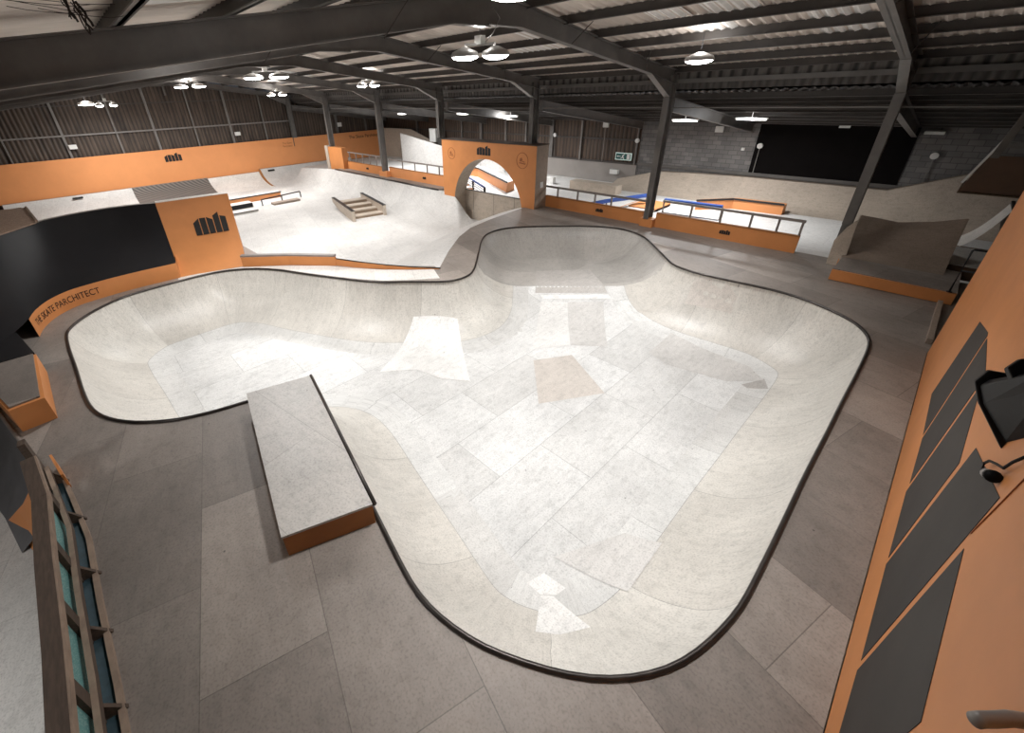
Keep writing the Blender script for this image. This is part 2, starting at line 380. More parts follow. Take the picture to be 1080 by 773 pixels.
# interior surface
nrm = np.stack([-SEG[:,1], SEG[:,0]], 1)/SL[:,None]
area = .5*np.sum(B[:,0]*np.roll(B[:,1],-1)-np.roll(B[:,0],-1)*B[:,1])
if area < 0: nrm = -nrm
pts = [B]
for off in (.02, .05, .10, .17, .25):
    q = B+nrm*off; d, _ = dist_arc(q); q = q[(d > off*.96) & inside(q, B)]; pts.append(q[::2] if off > .1 else q)
q = B+nrm*RUN; d, _ = dist_arc(q); q = q[(d > RUN*.995) & inside(q, B)]; pts.append(q)
gx, gy = np.meshgrid(np.arange(-16, .3, .1), np.arange(-1.6, 16, .1)); q = np.stack([gx.ravel(), gy.ravel()], 1)
q = q[inside(q, B)]; d, _ = dist_arc(q); q = q[(d > .31) & (abs(d-RUN) > .05) & (abs((q-HIP)@HN) > .05)]; pts.append(q)
q = HIP[None]+np.arange(-4, 4, .06)[:, None]*np.array((HN[1], -HN[0]))[None]; d, _ = dist_arc(q); pts.append(q[inside(q, B) & (d > .3)])
allp = np.concatenate(pts)
res = delaunay_2d_cdt([Vector(p) for p in allp], [(i, (i+1) % NB) for i in range(NB)], [], 0, 1e-5)
vv = np.array([tuple(v) for v in res[0]]); tri = [tuple(t) for t in res[2]]
cen = np.array([vv[list(t)].mean(0) for t in tri]); keep = inside(cen, B); tri = [t for t, k in zip(tri, keep) if k]
d, a = dist_arc(vv); z = bowl_z(vv, d)
fm = [1 if min(d[list(t)]) > RUN-.03 else 0 for t in tri]
# arc coordinate may jump inside one triangle near the medial line: those are floor triangles
mk('bowl_surface', [(p[0], p[1], zz) for p, zz in zip(vv, z)], tri, None, bowl, True, uvs=[(aa, dd) for aa, dd in zip(a, d)], mats=[M['bowl_wall'], M['bowl_floor'], M['bowl_dark']], fm=[2 if ((c_-HIP)@HN > 0) else f_ for c_, f_ in zip([vv[list(t)].mean(0) for t in tri], fm)])
PATCHES = [('patch_white', [(-2.21, 3.0), (-2.13, 3.31), (-1.77, 3.36), (-1.8, 3.18), (-1.96, 3.01)]),
('patch_white', [(-1.95, 3.0), (-1.82, 3.13), (-1.2, 3.11), (-1.42, 2.71), (-1.65, 2.5)]),
('patch_grey', [(-1.72, 10.46), (-1.41, 11.06), (-1.21, 10.61), (-1.58, 10.4)]),
('patch_tan', [(-5.97, 7.72), (-5.39, 8.67), (-3.85, 7.82), (-4.71, 6.38)]),
('patch_mid', [(-3.98, 10.26), (-4.01, 11.66), (-3.11, 11.49), (-1.83, 11.41), (-1.41, 10.98), (-2.02, 10.34), (-2.84, 10.16), (-3.4, 10.02)]),
('patch_dark', [(-9.2, 11.75), (-7.85, 13.2), (-6.42, 12.08), (-8.15, 10.42)]),
('patch_white', [(-7.96, 10.47), (-6.37, 12.05), (-6.18, 11.97), (-7.79, 10.4)]),  # lit strip below the hip, painted as a white patch
('patch_mid', [(-7.11, 10.85), (-6.29, 11.67), (-4.94, 9.74), (-5.72, 9.07)]),
('patch_pale', [(-7.76, 10.26), (-7.12, 10.84), (-5.73, 9.06), (-6.36, 8.13)]),
('patch_mid', [(-2.18, 3.62), (-1.1, 3.91), (-1.11, 4.99), (-1.63, 4.8)]),
('patch_tan', [(-4.17, 13.0), (-3.42, 13.1), (-2.94, 13.0), (-2.9, 12.75), (-4.14, 12.6)]),
('patch_white', [(-9.57, 6.35), (-8.6, 7.3), (-6.49, 5.83), (-7.12, 5.36), (-7.89, 5.17), (-8.5, 4.39), (-9.1, 5.5)])]
for mt, P_ in PATCHES:
    Pa = np.array(P_, float); seg_ = []
    for k in range(len(Pa)):
        a_, b_ = Pa[k], Pa[(k+1) % len(Pa)]; m_ = max(1, int(np.linalg.norm(b_-a_)/.1))
        seg_ += [a_+(b_-a_)*j/m_ for j in range(m_)]
    seg_ = np.array(seg_); ns_ = len(seg_)
    gx_, gy_ = np.meshgrid(np.arange(Pa[:,0].min(), Pa[:,0].max(), .1), np.arange(Pa[:,1].min(), Pa[:,1].max(), .1)); q = np.stack([gx_.ravel(), gy_.ravel()], 1)
    q = q[inside(q, Pa)]
    r_ = delaunay_2d_cdt([Vector(p) for p in np.concatenate([seg_, q])], [(k, (k+1) % ns_) for k in range(ns_)], [], 1, 1e-5)
    v_ = np.array([tuple(p) for p in r_[0]]); d_, _ = dist_arc(v_); z_ = bowl_z(v_, d_)
    t_ = [tuple(t) for t in r_[2]]
    mk('bowl_patch', [(p[0], p[1], zz+.003+.0004*PATCHES.index((mt, P_))) for p, zz in zip(v_, z_)], t_, M[mt], bowl, True)
G().tube([(p[0], p[1], .012) for p in B[::2]], .033, 8, True).build('coping', M['coping'], bowl, True)
# deck with the bowl cut out
BANK_E = [(-10.2, 7.95), (-11.3, 9.3), (-12.3, 10.7), (-12.9, 11.9), (-13.2, 13.4), (-13.35, 14.8), (-13.5, 15.95)]
LOWB = [(-15.35, 3.38), (-14.28, 4.57), (-13.23, 5.54), (-12.41, 6.02), (-11.57, 6.6), (-10.85, 7.22), (-10.25, 7.9)]
DECK = [(.89, -1.38), (.89, 11.85), (4.5, 11.85), (4.5, 17.1), (-13.5, 17.1)] + BANK_E[::-1] + [(-10.5, 8.0), (-11.6, 7.0), (-13.2, 6.0), (-15.5, 4.3), (-17.8, 4.2), (-18.3, 2), (-18.6, .3), (-18.1, -1.3), (-15.8, -3.4), (-13.5, -3.2), (-10.77, -2.51), (-8.85, -2.1), (-7.68, -1.77), (-6.95, -1.61), (-6.05, -1.48), (-4.86, -1.46), (-3.3, -1.38)]
nd = len(DECK)
res = delaunay_2d_cdt([Vector(p) for p in DECK]+[Vector(p) for p in B], [(i, (i+1) % nd) for i in range(nd)]+[(nd+i, nd+(i+1) % NB) for i in range(NB)], [], 0, 1e-5)
vv = np.array([tuple(v) for v in res[0]]); tri = [tuple(t) for t in res[2]]
cen = np.array([vv[list(t)].mean(0) for t in tri]); ok = inside(cen, DECK) & ~inside(cen, B)
tri = [t for t, k in zip(tri, ok) if k]
verts = [(p[0], p[1], 0) for p in vv]; k0 = len(verts); faces = list(tri)
for i, p in enumerate(DECK): verts += [(p[0], p[1], 0), (p[0], p[1], GZ)]
for i in range(nd):
    j = (i+1) % nd; faces.append((k0+2*i, k0+2*i+1, k0+2*j+1, k0+2*j))
DK = struct(mk('floor_deck', verts, faces, M['deck']))
# paler sheets on the deck between coping and the low orange ledge
STRIP = [(-16.0, 1.55), (-15.35, 3.33), (-14.28, 4.52), (-13.23, 5.49), (-12.41, 5.97), (-11.57, 6.55), (-10.85, 7.17), (-10.28, 7.8), (-9.55, 7.45), (-10.1, 6.75), (-10.66, 6.13), (-11.37, 5.65), (-12.24, 5.18), (-13.18, 4.7), (-14.13, 4.25), (-14.92, 3.68), (-15.41, 2.98), (-15.6, 2.25), (-15.62, 1.5)]
poly_obj('deck_sheet', [(x, y, .001) for x, y in STRIP], M['deck_pale'], DK, (0, 0, .004))
# street-side bank
ET = [(-13.9, 6.0), (-14.6, 8.0), (-15.4, 9.8), (-16.1, 11.4), (-16.7, 13.2), (-17.0, 14.7), (-17.3, 15.95)]
vb = []; fb = []
K = 12
for i, (e, t) in enumerate(zip(BANK_E, ET)):
    for k in range(K+1):
        s = k/K; zz = GZ*(1-math.cos(s*PI))/2 if False else GZ*(s**1.15*(1-.0*s))
        vb.append((e[0]+(t[0]-e[0])*s, e[1]+(t[1]-e[1])*s, max(GZ+.003, zz)))
for i in range(len(BANK_E)-1):
    for k in range(K): fb.append((i*(K+1)+k, i*(K+1)+k+1, (i+1)*(K+1)+k+1, (i+1)*(K+1)+k))
BK = thing('street_bank', 'pale sloping bank from the bowl deck down to the street course, left of the arch', 'bank', (-15, 12, GZ))
mk('riding_face', vb, fb, M['street'], BK, True)

# ------------------------------------------------------------------ floors
def slab(name, poly, z, mat, t=.1):
    return struct(G().prism([(x, y, z-t) for x, y in poly], (0, 0, t)).build(name, mat))
slab('floor', [(-42.4, -9), (6, -9), (6, 16.9), (-42.4, 16.9)], GZ, M['street'])
slab('floor_shed', [(-42.4, 16.9), (6, 16.9), (6, 27.2), (-42.4, 27.2)], LZ, M['shed_floor'], .4)

# ------------------------------------------------------------------ manual pad beside the bowl
pad = thing('manual_pad', 'low rectangular grind box with grey plywood top and orange end, beside the bowl', 'skate box', (-5.4, 1.2, 0))
PB = [(-3.93, .40), (-3.57, 1.46), (-6.89, 2.10), (-7.18, 1.03)]
def inset(P, k, z):
    c = Vector((sum(p[0] for p in P)/4, sum(p[1] for p in P)/4)); return [((p[0]-c.x)*k+c.x, (p[1]-c.y)*k+c.y, z) for p in P]
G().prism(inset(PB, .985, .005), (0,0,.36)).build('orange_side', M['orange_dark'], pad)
M['pad_top'] = ply('pad_plywood', (.50,.475,.445), (.46,.435,.41), rot=-.19, rough=.42, dirt=.22, bw=5, bh=1.3, loc=(0,.1,0))
G().prism([(x, y, .366) for x, y in PB], (0,0,.036)).build('top_sheet', M['pad_top'], pad)
e0 = Vector((-3.56, 1.475, .39)); e1 = Vector((-6.89, 2.12, .39))
G().tube([e0, e1], .03, 8).build('edge_pipe', M['coping'], pad, True)

# ------------------------------------------------------------------ curved black ramp and orange ramp at the left end
def arc_profile(n=10, a0=8, a1=56):
    P = []
    for k in range(n+1):
        a = math.radians(a0+(a1-a0)*k/n); P.append((math.sin(a), 1-math.cos(a)))
    x0, z0 = P[0]; x1, z1 = P[-1]
    return [((x-x0)/(x1-x0), (z-z0)/(z1-z0)) for x, z in P]
def resample(P, n):
    P = [Vector(p) for p in P]; Ls = [0]
    for a, b in zip(P, P[1:]): Ls.append(Ls[-1]+(b-a).length)
    out = []
    for k in range(n+1):
        s = Ls[-1]*k/n; i = 0
        while i < len(P)-2 and Ls[i+1] < s: i += 1
        t = (s-Ls[i])/(Ls[i+1]-Ls[i]); out.append(P[i].lerp(P[i+1], min(1, max(0, t))))
    return out
def smooth_line(P, it=6):
    for _ in range(it): P = [P[0]]+[P[i-1]*.25+P[i]*.5+P[i+1]*.25 for i in range(1, len(P)-1)]+[P[-1]]
    return P
def ramp_surface(name, bot, top, zb, zt, mat, parent, n=40, a0=8, a1=56, ledge=0, back=True, ztl=None):
    bo = smooth_line(resample([(x, y, 0) for x, y in bot], n)); to = smooth_line(resample([(x, y, 0) for x, y in top], n))
    pr = arc_profile(10, a0, a1); v = []; f = []; m = len(pr)
    for i in range(n+1):
        z1 = zt if not ztl else ztl[0]+(ztl[1]-ztl[0])*i/n
        for s, h in pr:
            p = bo[i].lerp(to[i], s); v.append((p.x, p.y, zb+(z1-zb)*h))
    for i in range(n):
        for k in range(m-1): f.append((i*m+k, (i+1)*m+k, (i+1)*m+k+1, i*m+k+1))
    return mk(name, v, f, mat, parent, True), bo, to
ramp_t = thing('curved_wall_ramp', 'big curved black ramp with orange kick board wrapping the left end of the bowl', 'ramp', (-17, 0, 0))
FB = [(-15.87, 1.62), (-15.9, .66), (-15.86, -.11), (-15.68, -1.06), (-15.24, -1.53), (-14.58, -1.83), (-14.0, -1.92)]
BOT = FB+[(-13.2, -2.2), (-12.5, -2.75), (-12.0, -3.6)]
TOP = [(-18.27, 1.93), (-18.62, 1.2), (-18.71, .58), (-18.6, -.3), (-18.2, -1.2), (-17.0, -1.98), (-16.0, -2.8), (-15.2, -4.0), (-14.8, -5)]
_, bo, to = ramp_surface('riding_face', BOT, TOP, .5, 2.0, M['black'], ramp_t, 60, 10, 50)
fb_ = smooth_line(resample([(x, y, 0) for x, y in FB], 40))
v = []; f = []
for i, p in enumerate(fb_): v += [(p.x, p.y, 0), (p.x, p.y, .5)]
for i in range(len(fb_)-1): f.append((2*i, 2*i+2, 2*i+3, 2*i+1))
k = len(v); v += [(-15.87, 1.62, 0), (-15.87, 1.62, .5), (-17.1, 1.85, .5), (-17.1, 1.85, 0)]; f.append((k, k+1, k+2, k+3))
mk('kick_board', v, f, M['orange'], ramp_t, True)
# back wall, right cheek and top ledge of the black ramp
v = []; f = []
for p in to: v += [(p.x, p.y, 2.0), (p.x-.05, p.y, GZ)]
for i in range(len(to)-1): f.append((2*i, 2*i+1, 2*i+3, 2*i+2))
mk('back_board', v, f, M['wood_brown'], ramp_t)
v = []; f = []
for i in range(0, 24):
    p = to[i]; q = to[i+1]; nn = Vector((q.y-p.y, -(q.x-p.x), 0)).normalized()
    nn = Vector((-1, .05, 0)); v += [(p.x, p.y, 2.003), (p.x+nn.x*.22, p.y+nn.y*.22, 2.003), (p.x, p.y, 1.96), (p.x+nn.x*.22, p.y+nn.y*.22, 1.96)]
for i in range(23): f += [(4*i, 4*i+4, 4*i+5, 4*i+1), (4*i+1, 4*i+5, 4*i+7, 4*i+3), (4*i, 4*i+2, 4*i+6, 4*i+4)]
mk('top_ledge', v, f, M['rail_grey'], ramp_t)
G().prism([(-18.06, -1.18, 1.99), (-21.3, -1.48, 1.99), (-21.6, -2.3, 1.99), (-21.8, -3.6, 1.99), (-16.2, -3.2, 1.99), (-17.0, -1.98, 1.99)], (0, 0, .03)).build('platform', M['speckle'], ramp_t)
G().bar((-18.05, -1.16, 2.03), (-21.3, -1.46, 2.03), .06, .05).build('platform_trim', M['timber_edge'], ramp_t)
G().box((-21.6, -3.6, GZ), (-21.4, -3.4, 2)).box((-21.6, -1.8, GZ), (-21.4, -1.6, 2)).build('platform_leg', M['timber'], ramp_t)
# curved lettering on the kick board
tv, tf = text_mesh('THE SKATE PARCHITECT', .26)
w = max(p[0] for p in tv); LS = [0]
for a_, b_ in zip(fb_, fb_[1:]): LS.append(LS[-1]+(b_-a_).length)
s_end = LS[-1]-.28; kx = 2.25/w     # reads left to right seen from the bowl: text start is at the left (end of the line)
nv = []
for x, y, _z in tv:
    s = s_end-x*kx; i = 0
    while i < len(LS)-2 and LS[i+1] < s: i += 1
    t = (s-LS[i])/(LS[i+1]-LS[i]); p = fb_[i].lerp(fb_[i+1], t); dr = (fb_[i+1]-fb_[i]).normalized(); nn = Vector((-dr.y, dr.x, 0))
    nv.append((p.x+nn.x*.008, p.y+nn.y*.008, .17+y*1.0))
mk('lettering', nv, tf, M['logo'], ramp_t)
# orange ramp section
oramp = thing('orange_ramp', 'orange painted quarter ramp with black bar logo, right of the curved black ramp', 'ramp', (-16.5, 2.7, 0))
OB = [(-15.87, 1.62), (-15.75, 2.3), (-15.55, 3.0), (-15.36, 3.55)]
OT = [(-18.27, 1.93), (-18.2, 2.7), (-18.08, 3.5), (-17.98, 4.22)]
_, bo2, to2 = ramp_surface('riding_face', OB, OT, .0, 2.0, M['orange'], oramp, 16, 12, 50)
pr = arc_profile(10, 12, 50)
v = []; f = []
b1, t1 = Vector(OB[-1]), Vector(OT[-1])
for s, h in pr:
    p = b1.lerp(t1, s); v += [(p.x, p.y, 2*h), (p.x, p.y, GZ)]
for i in range(len(pr)-1): f.append((2*i, 2*i+1, 2*i+3, 2*i+2))
mk('side_board', v, f, M['orange'], oramp)
G().prism([(x, y, 1.965) for x, y in OT]+[(x-.35, y+.05, 1.965) for x, y in OT[::-1]], (0, 0, .05)).build('top_ledge', M['deck_pale'], oramp)
G().prism([(OT[0][0]-.02, OT[0][1], GZ), (OT[-1][0]-.02, OT[-1][1], GZ), (OT[-1][0]-.02, OT[-1][1], 1.96), (OT[0][0]-.02, OT[0][1], 1.96)], (-.04, 0, 0)).build('back_board', M['wood_brown'], oramp)
# logo projected on the curved face : follow the surface
def on_face(sx, h):   # sx 0..1 along, h = height 0..1
    p0 = Vector(OB[0]).lerp(Vector(OB[-1]), sx); p1 = Vector(OT[0]).lerp(Vector(OT[-1]), sx)
    for (s0, h0), (s1, h1) in zip(pr, pr[1:]):
        if h <= h1:
            t = (h-h0)/(h1-h0); s = s0+(s1-s0)*t; break
    p = p0.lerp(p1, s); return Vector((p.x+.012, p.y-.003, 2*h+.010))
g = G()
for i, (a_, b_) in enumerate(BARS):
    x0 = .40+i*.098; x1 = x0+.084
    g.prism([on_face(x0, .44), on_face(x1, .44), on_face(x1, .44+.30*b_), on_face(x0, .44+.30*a_)], (.006, 0, .004))
g.build('bar_logo', M['logo'], oramp)

# low orange ledge between deck and street
low = thing('low_ledge', 'low orange ledge with grey coping strip running along the back edge of the bowl deck', 'ledge', (-12.8, 5.6, 0))
TPL = [(-15.35, 3.42, .33), (-14.28, 4.63, .31), (-13.0, 5.72, .30)]
TPL2 = [(-13.0, 5.74, .22), (-12.3, 6.12, .19), (-11.5, 6.68, .13), (-10.85, 7.24, .07), (-10.15, 7.93, .01)]
def wall_strip(P, name, mat, parent, base=0.0, th=.10):
    v = []; f = []
    for i, p in enumerate(P):
        a_ = Vector(P[max(i-1, 0)][:2]); b_ = Vector(P[min(i+1, len(P)-1)][:2]); d_ = (b_-a_).normalized(); nn = Vector((-d_.y, d_.x))
        v += [(p[0], p[1], base), (p[0], p[1], p[2]), (p[0]+nn.x*th, p[1]+nn.y*th, p[2]), (p[0]+nn.x*th, p[1]+nn.y*th, base)]
    for i in range(len(P)-1):
        for k in range(4): f.append((4*i+k, 4*i+(k+1) % 4, 4*i+4+(k+1) % 4, 4*i+4+k))
    f += [(0, 1, 2, 3), tuple(4*(len(P)-1)+k for k in (3, 2, 1, 0))]
    return mk(name, v, f, mat, parent)
wall_strip(TPL+TPL2[:1], 'orange_board', M['orange'], low)
wall_strip(TPL2, 'tapered_board', M['orange'], low)
wall_strip([(x-.03, y+.0, z+.06) for x, y, z in TPL], 'coping_strip', M['rail_grey'], low, .3, .16)
G().tube([(x, y+.04, z+.015) for x, y, z in TPL2], .022, 6).build('edge_pipe', M['coping'], low, True)

# ------------------------------------------------------------------ small box + black slab at lower left
bx = thing('corner_box', 'small orange sided box with grey plywood top at the left edge of the deck', 'skate box', (-10.5, -2.2, 0))
BP = [(-9.56, -1.68), (-11.72, -1.80), (-11.72, -2.75), (-9.52, -2.16)]
G().prism([(x, y, .0) for x, y in BP], (0, 0, .47)).build('side_board', M['orange'], bx)
G().prism([(x-.02, y, .47) for x, y in [(-9.62, -1.74), (-11.70, -1.84), (-11.70, -2.72), (-9.58, -2.14)]], (0, 0, .03)).build('top_sheet', M['deck'], bx)
tag(G().prism([(-11.76, -1.82, 0), (-15.2, -2.52, 0), (-16.2, -3.5, 0), (-11.76, -3.0, 0)], (0, 0, .5)).build('black_plinth', M['black']), 'flat black plinth between the small orange box and the curved black ramp', 'ramp')

# ------------------------------------------------------------------ dark roll-in below deck, lower left corner
dr = thing('dark_quarter_ramp', 'dark grey quarter ramp dropping from the deck edge in the lower left corner', 'ramp', (-9.5, -2.6, GZ))
v = []; f = []; nn_ = 9
E0 = [(-8.0, -1.86), (-8.85, -2.1), (-10.77, -2.56), (-13.6, -3.25)]
E1 = [(-8.3, -2.75), (-9.45, -3.0), (-11.6, -3.6), (-14.4, -4.4)]
for e, t in zip(E0, E1):
    for k in range(nn_+1):
        a = k/nn_*math.radians(78); s = (1-math.cos(a))/(1-math.cos(math.radians(78))); h = math.sin(a)/math.sin(math.radians(78))
        v.append((e[0]+(t[0]-e[0])*(1-math.sqrt(max(0,1-(k/nn_)**2))) if False else e[0]+(t[0]-e[0])*(k/nn_)**1.8, e[1]+(t[1]-e[1])*(k/nn_)**1.8, GZ*(k/nn_)+.0))
for i in range(len(E0)-1):
    for k in range(nn_): f.append((i*(nn_+1)+k, i*(nn_+1)+k+1, (i+1)*(nn_+1)+k+1, (i+1)*(nn_+1)+k))
M['slate'] = plain('slate_grey_sheet', (.11,.11,.115), .6, .25, 2)
mk('riding_face', v, f, M['slate'], dr, True)
G().tube([(x, y-.0, .01) for x, y in E0], .03, 8).build('coping', M['rail_grey'], dr, True)
G().prism([(-9.35, -2.93, GZ+.005), (-8.25, -2.58, GZ+.005), (-7.85, -1.9, -.08), (-8.35, -2.1, -.3), (-8.85, -2.5, -.95)], (.02, -.03, 0)).build('end_board', M['orange'], dr)

# ------------------------------------------------------------------ timber fence with teal net at lower left
fe = thing('timber_fence', 'rough timber guard rail with teal netting along the near left edge of the deck', 'fence', (-5, -1.5, 0))
FX = [(-7.55, -1.78), (-6.95, -1.70), (-6.0, -1.58), (-4.9, -1.55), (-3.8, -1.50), (-3.0, -1.48), (-2.0, -1.46), (-1.0, -1.45)]
def rail_run(P, z, w, h, name, mat, dy=0):
    g = G()
    for (x0, y0), (x1, y1) in zip(P, P[1:]): g.bar((x0, y0+dy, z), (x1, y1+dy, z), w, h)
    return g.build(name, mat, fe)
rail_run(FX[1:], .93, .14, .045, 'top_rail', M['timber'], .0)
rail_run(FX[1:], .905, .02, .09, 'rail_edge', M['timber_edge'], .08)
rail_run(FX, .30, .05, .09, 'middle_rail', M['timber'], .05)
rail_run(FX, .35, .05, .012, 'middle_rail_edge', M['timber_edge'], .05)
rail_run(FX, .03, .05, .07, 'bottom_rail', M['timber_edge'], .14)
for x, y in [(-7.5, -1.78), (-6.45, -1.63), (-5.35, -1.56), (-4.45, -1.53), (-3.55, -1.5), (-2.6, -1.47), (-1.6, -1.46)]:
    G().box((x-.09, y-.05, 0), (x+.05, y+.03, .9)).build('post', M['timber'], fe)
    G().prism([(x-.02, y+.02, 0), (x-.02, y+.19, 0), (x-.02, y+.05, .28)], (.04, 0, 0)).build('gusset', M['timber'], fe)
v = []; f = []
for i, (x, y) in enumerate(FX[1:]): v += [(x, y-.02, .02), (x, y-.02, .9)]
for i in range(len(FX)-2): f.append((2*i, 2*i+2, 2*i+3, 2*i+1))
mk('netting', v, f, M['net'], fe)
v = []; f = []
for i, (x, y) in enumerate(FX): v += [(x, y-.02, .06), (x, y+.13, .008)]
for i in range(len(FX)-1): f.append((2*i, 2*i+2, 2*i+3, 2*i+1))
mk('lower_netting', v, f, M['net_dark'], fe)
poly_obj('orange_board', [(-7.95, -1.72, .01), (-7.3, -1.6, .01), (-7.3, -1.6, .28), (-7.95, -1.72, .28)], M['orange'], fe, (0, .03, 0))

# ------------------------------------------------------------------ right orange wall
WX = .90
rw = struct(G().box((WX, -3.0, -.0), (WX+.14, 11.85, 3.5)).build('wall_right', M['orange']))
bars = [[(8.22, 2.14), (7.29, 2.36), (7.2, 2.35), (7.14, 0.87), (8.4, 0.85)],
 [(7.12, 2.35), (6.08, 2.36), (6.12, 0.78), (7.05, 0.87)],
 [(5.99, 2.29), (4.93, 2.01), (4.93, .64), (6.03, .72)],
 [(4.8, 2.28), (3.69, 2.63), (3.66, .56), (4.85, .62)],
 [(3.58, 2.22), (2.43, 1.9), (2.43, .38), (3.58, .52)]]
for p in bars:
    G().prism([(WX-.001, y, z) for y, z in p], (-.003, 0, 0)).build('logo_bar', M['charcoal'], rw)
g = G()
g.bar((WX-.004, 3.66, 2.3), (WX-.004, 3.5, 3.5), .006, .008)
g.build('panel_seam', M['logo_brown'], rw)
# end trim boards beyond the wall
tag(G().prism([(.82, 12.3, 0), (.82, 14.9, 0), (.82, 14.9, .12), (.82, 12.3, .12)], (.09, 0, 0)).build('low_side_board', M['wood_tan']), 'narrow tan plywood side board past the far end of the near orange wall', 'board')

# wall mounted black housing
hs = thing('black_wall_housing', 'moulded black plastic equipment housing fixed high on the near right orange wall', 'wall fixture', (WX, 4.3, 2.2))
def loft(name, A, Bp, mat, bevel=0):
    n = len(A); g = G(); g.add(A+Bp, [tuple(range(n)), tuple(range(2*n-1, n-1, -1))]+[(i, (i+1) % n, (i+1) % n+n, i+n) for i in range(n)]); return g.build(name, mat, hs, bevel=bevel)
PR = [(.899, 2.69), (.70, 2.93), (.635, 3.06), (.66, 3.13), (.899, 3.16)]
PF = [(.899, 2.62), (.68, 2.91), (.605, 3.06), (.63, 3.17), (.899, 3.21)]
loft('body', [(x, 4.28, z) for x, z in PR], [(x+.01, 3.4, 3.45+(z-2.69)*.45) for x, z in PR], M['plastic_black'], .012)
loft('front_flange', [(x, 4.33, z) for x, z in PF], [(x, 4.27, z+.02) for x, z in PF], M['plastic_black'], .008)
loft('rib', [(x, 3.80, 3.10+(z-2.62)*.74) for x, z in PF], [(x, 3.73, 3.16+(z-2.62)*.70) for x, z in PF], M['plastic_black'], .008)
# cable and plug
cb = thing('power_cable', 'black cable with a loose grey plug hanging on the orange wall below the black housing', 'cable', (WX, 4, 2.6))
G().tube([(.88, 3.70, 2.98), (.87, 3.80, 2.84), (.87, 3.86, 2.74), (.87, 4.02, 2.66), (.87, 4.18, 2.57), (.87, 4.235, 2.51), (.87, 4.2, 2.475), (.86, 4.08, 2.53), (.86, 3.99, 2.58)], .009, 8).build('flex', M['plastic_black'], cb, True)
G().tube([(.86, 3.99, 2.58), (.86, 3.90, 2.63)], .035, 12).build('plug', M['shade'], cb, True)
G().tube([(.86, 3.90, 2.63), (.86, 3.86, 2.655)], .042, 12).build('plug_collar', M['plastic_black'], cb, True)
tag(G().tube([(.90, 1.98, 2.86), (.84, 1.93, 2.86), (.80, 1.88, 2.865), (.765, 1.84, 2.87), (.75, 1.82, 2.872)], .026, 14).build('grey_knob', M['shade'], None, True), 'small rounded grey fitting on the orange wall at the bottom right corner', 'fitting')

# ------------------------------------------------------------------ barriers along the back edge of the deck
def barrier(name, label, x0, x1, y, zt, rail_x, posts, logo_x, zr=.98, top_mat=None, zb=0.0, mat=None, group=None):
    t = thing(name, label, 'barrier', ((x0+x1)/2, y, zb), group)
    G().box((x0, y, zb), (x1, y+.10, zt)).build('orange_board', mat or M['orange'], t)
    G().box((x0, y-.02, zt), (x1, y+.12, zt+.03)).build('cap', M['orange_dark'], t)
    G().box((rail_x[0], y+.02, zr-.05), (rail_x[1], y+.09, zr+.03)).build('handrail', top_mat or M['rail_grey'], t)
    for px in posts: G().box((px-.03, y+.03, zt), (px+.03, y+.09, zr-.04)).build('post', M['rail_grey'], t)
    for lx in logo_x: mh_logo((lx-.17, y-.002, zt*.38 if zb == 0 else zb+.3), (.36, 0, 0), (0, 0, .17), (0, -1, 0), t)
    return t
BY = 16.85
barrier('barrier', 'orange barrier with grey handrail between the arch wall and the nearest full column', -12.85, -7.9, BY, .50, (-13.0, -7.9), (-12.2, -11.1, -10.2, -9.4), (-9.9,), .95)
barrier('barrier', 'orange barrier with grey handrail right of the tall column behind the bowl', -7.36, -2.62, BY, .55, (-7.2, -2.6), (-6.1, -5.05, -4.1, -3.3, -2.66), (-4.8,), 1.05)
# plinth block at the column foot
tag(G().box((-7.66-.24, 16.62, 0), (-7.66+.30, 17.0, .33)).build('column_plinth', M['orange'], None, bevel=.01), 'small orange box around the foot of the column between the two barriers', 'plinth')

# ------------------------------------------------------------------ arch wall
aw = thing('arch_wall', 'tall orange wall with a large round opening and black bar logo behind the bowl', 'wall feature', (-16.2, 16.4, GZ))
AX0, AX1, AY, AZ = -19.55, -12.85, 16.0, 2.80
CC = Vector((-16.12, -.50)); CR = 2.52
def ring_wall(y, mat, name):
    # front face with circular hole as quads from circle to rectangle
    K = 72; v = []; f = []
    rect = []
    for k in range(K):
        a = 2*PI*k/K; dx, dz = math.cos(a), math.sin(a)
        tx = ((AX1-CC.x)/dx) if dx > 1e-6 else ((AX0-CC.x)/dx) if dx < -1e-6 else 1e9
        tz = ((AZ-CC.y)/dz) if dz > 1e-6 else ((GZ-1.8-CC.y)/dz) if dz < -1e-6 else 1e9
        t = min(tx, tz); rect.append((CC.x+dx*t, CC.y+dz*t))
    for k in range(K):
        a = 2*PI*k/K; v += [(CC.x+CR*math.cos(a), y, CC.y+CR*math.sin(a)), (rect[k][0], y, rect[k][1])]
    for k in range(K):
        j = (k+1) % K; f.append((2*k, 2*k+1, 2*j+1, 2*j))
    for cx, cz in ((AX0, AZ), (AX1, AZ)):
        # corner filler
        ks = sorted(range(K), key=lambda k: (rect[k][0]-cx)**2+(rect[k][1]-cz)**2)[:2]
        i = len(v); v += [(rect[ks[0]][0], y, rect[ks[0]][1]), (rect[ks[1]][0], y, rect[ks[1]][1]), (cx, y, cz)]; f.append((i, i+1, i+2))
    return mk(name, v, f, mat, aw)
ring_wall(AY, M['orange'], 'front_board')
ring_wall(AY+.85, M['wood_tan'], 'back_board')
v = []; f = []; K = 72
for k in range(K+1):
    a = 2*PI*k/K
    v += [(CC.x+CR*math.cos(a), AY, CC.y+CR*math.sin(a)), (CC.x+CR*math.cos(a), AY+.85, CC.y+CR*math.sin(a))]
for k in range(K): f.append((2*k, 2*k+1, 2*k+3, 2*k+2))
mk('round_lining', v, f, M['wood_shed'], aw, True)
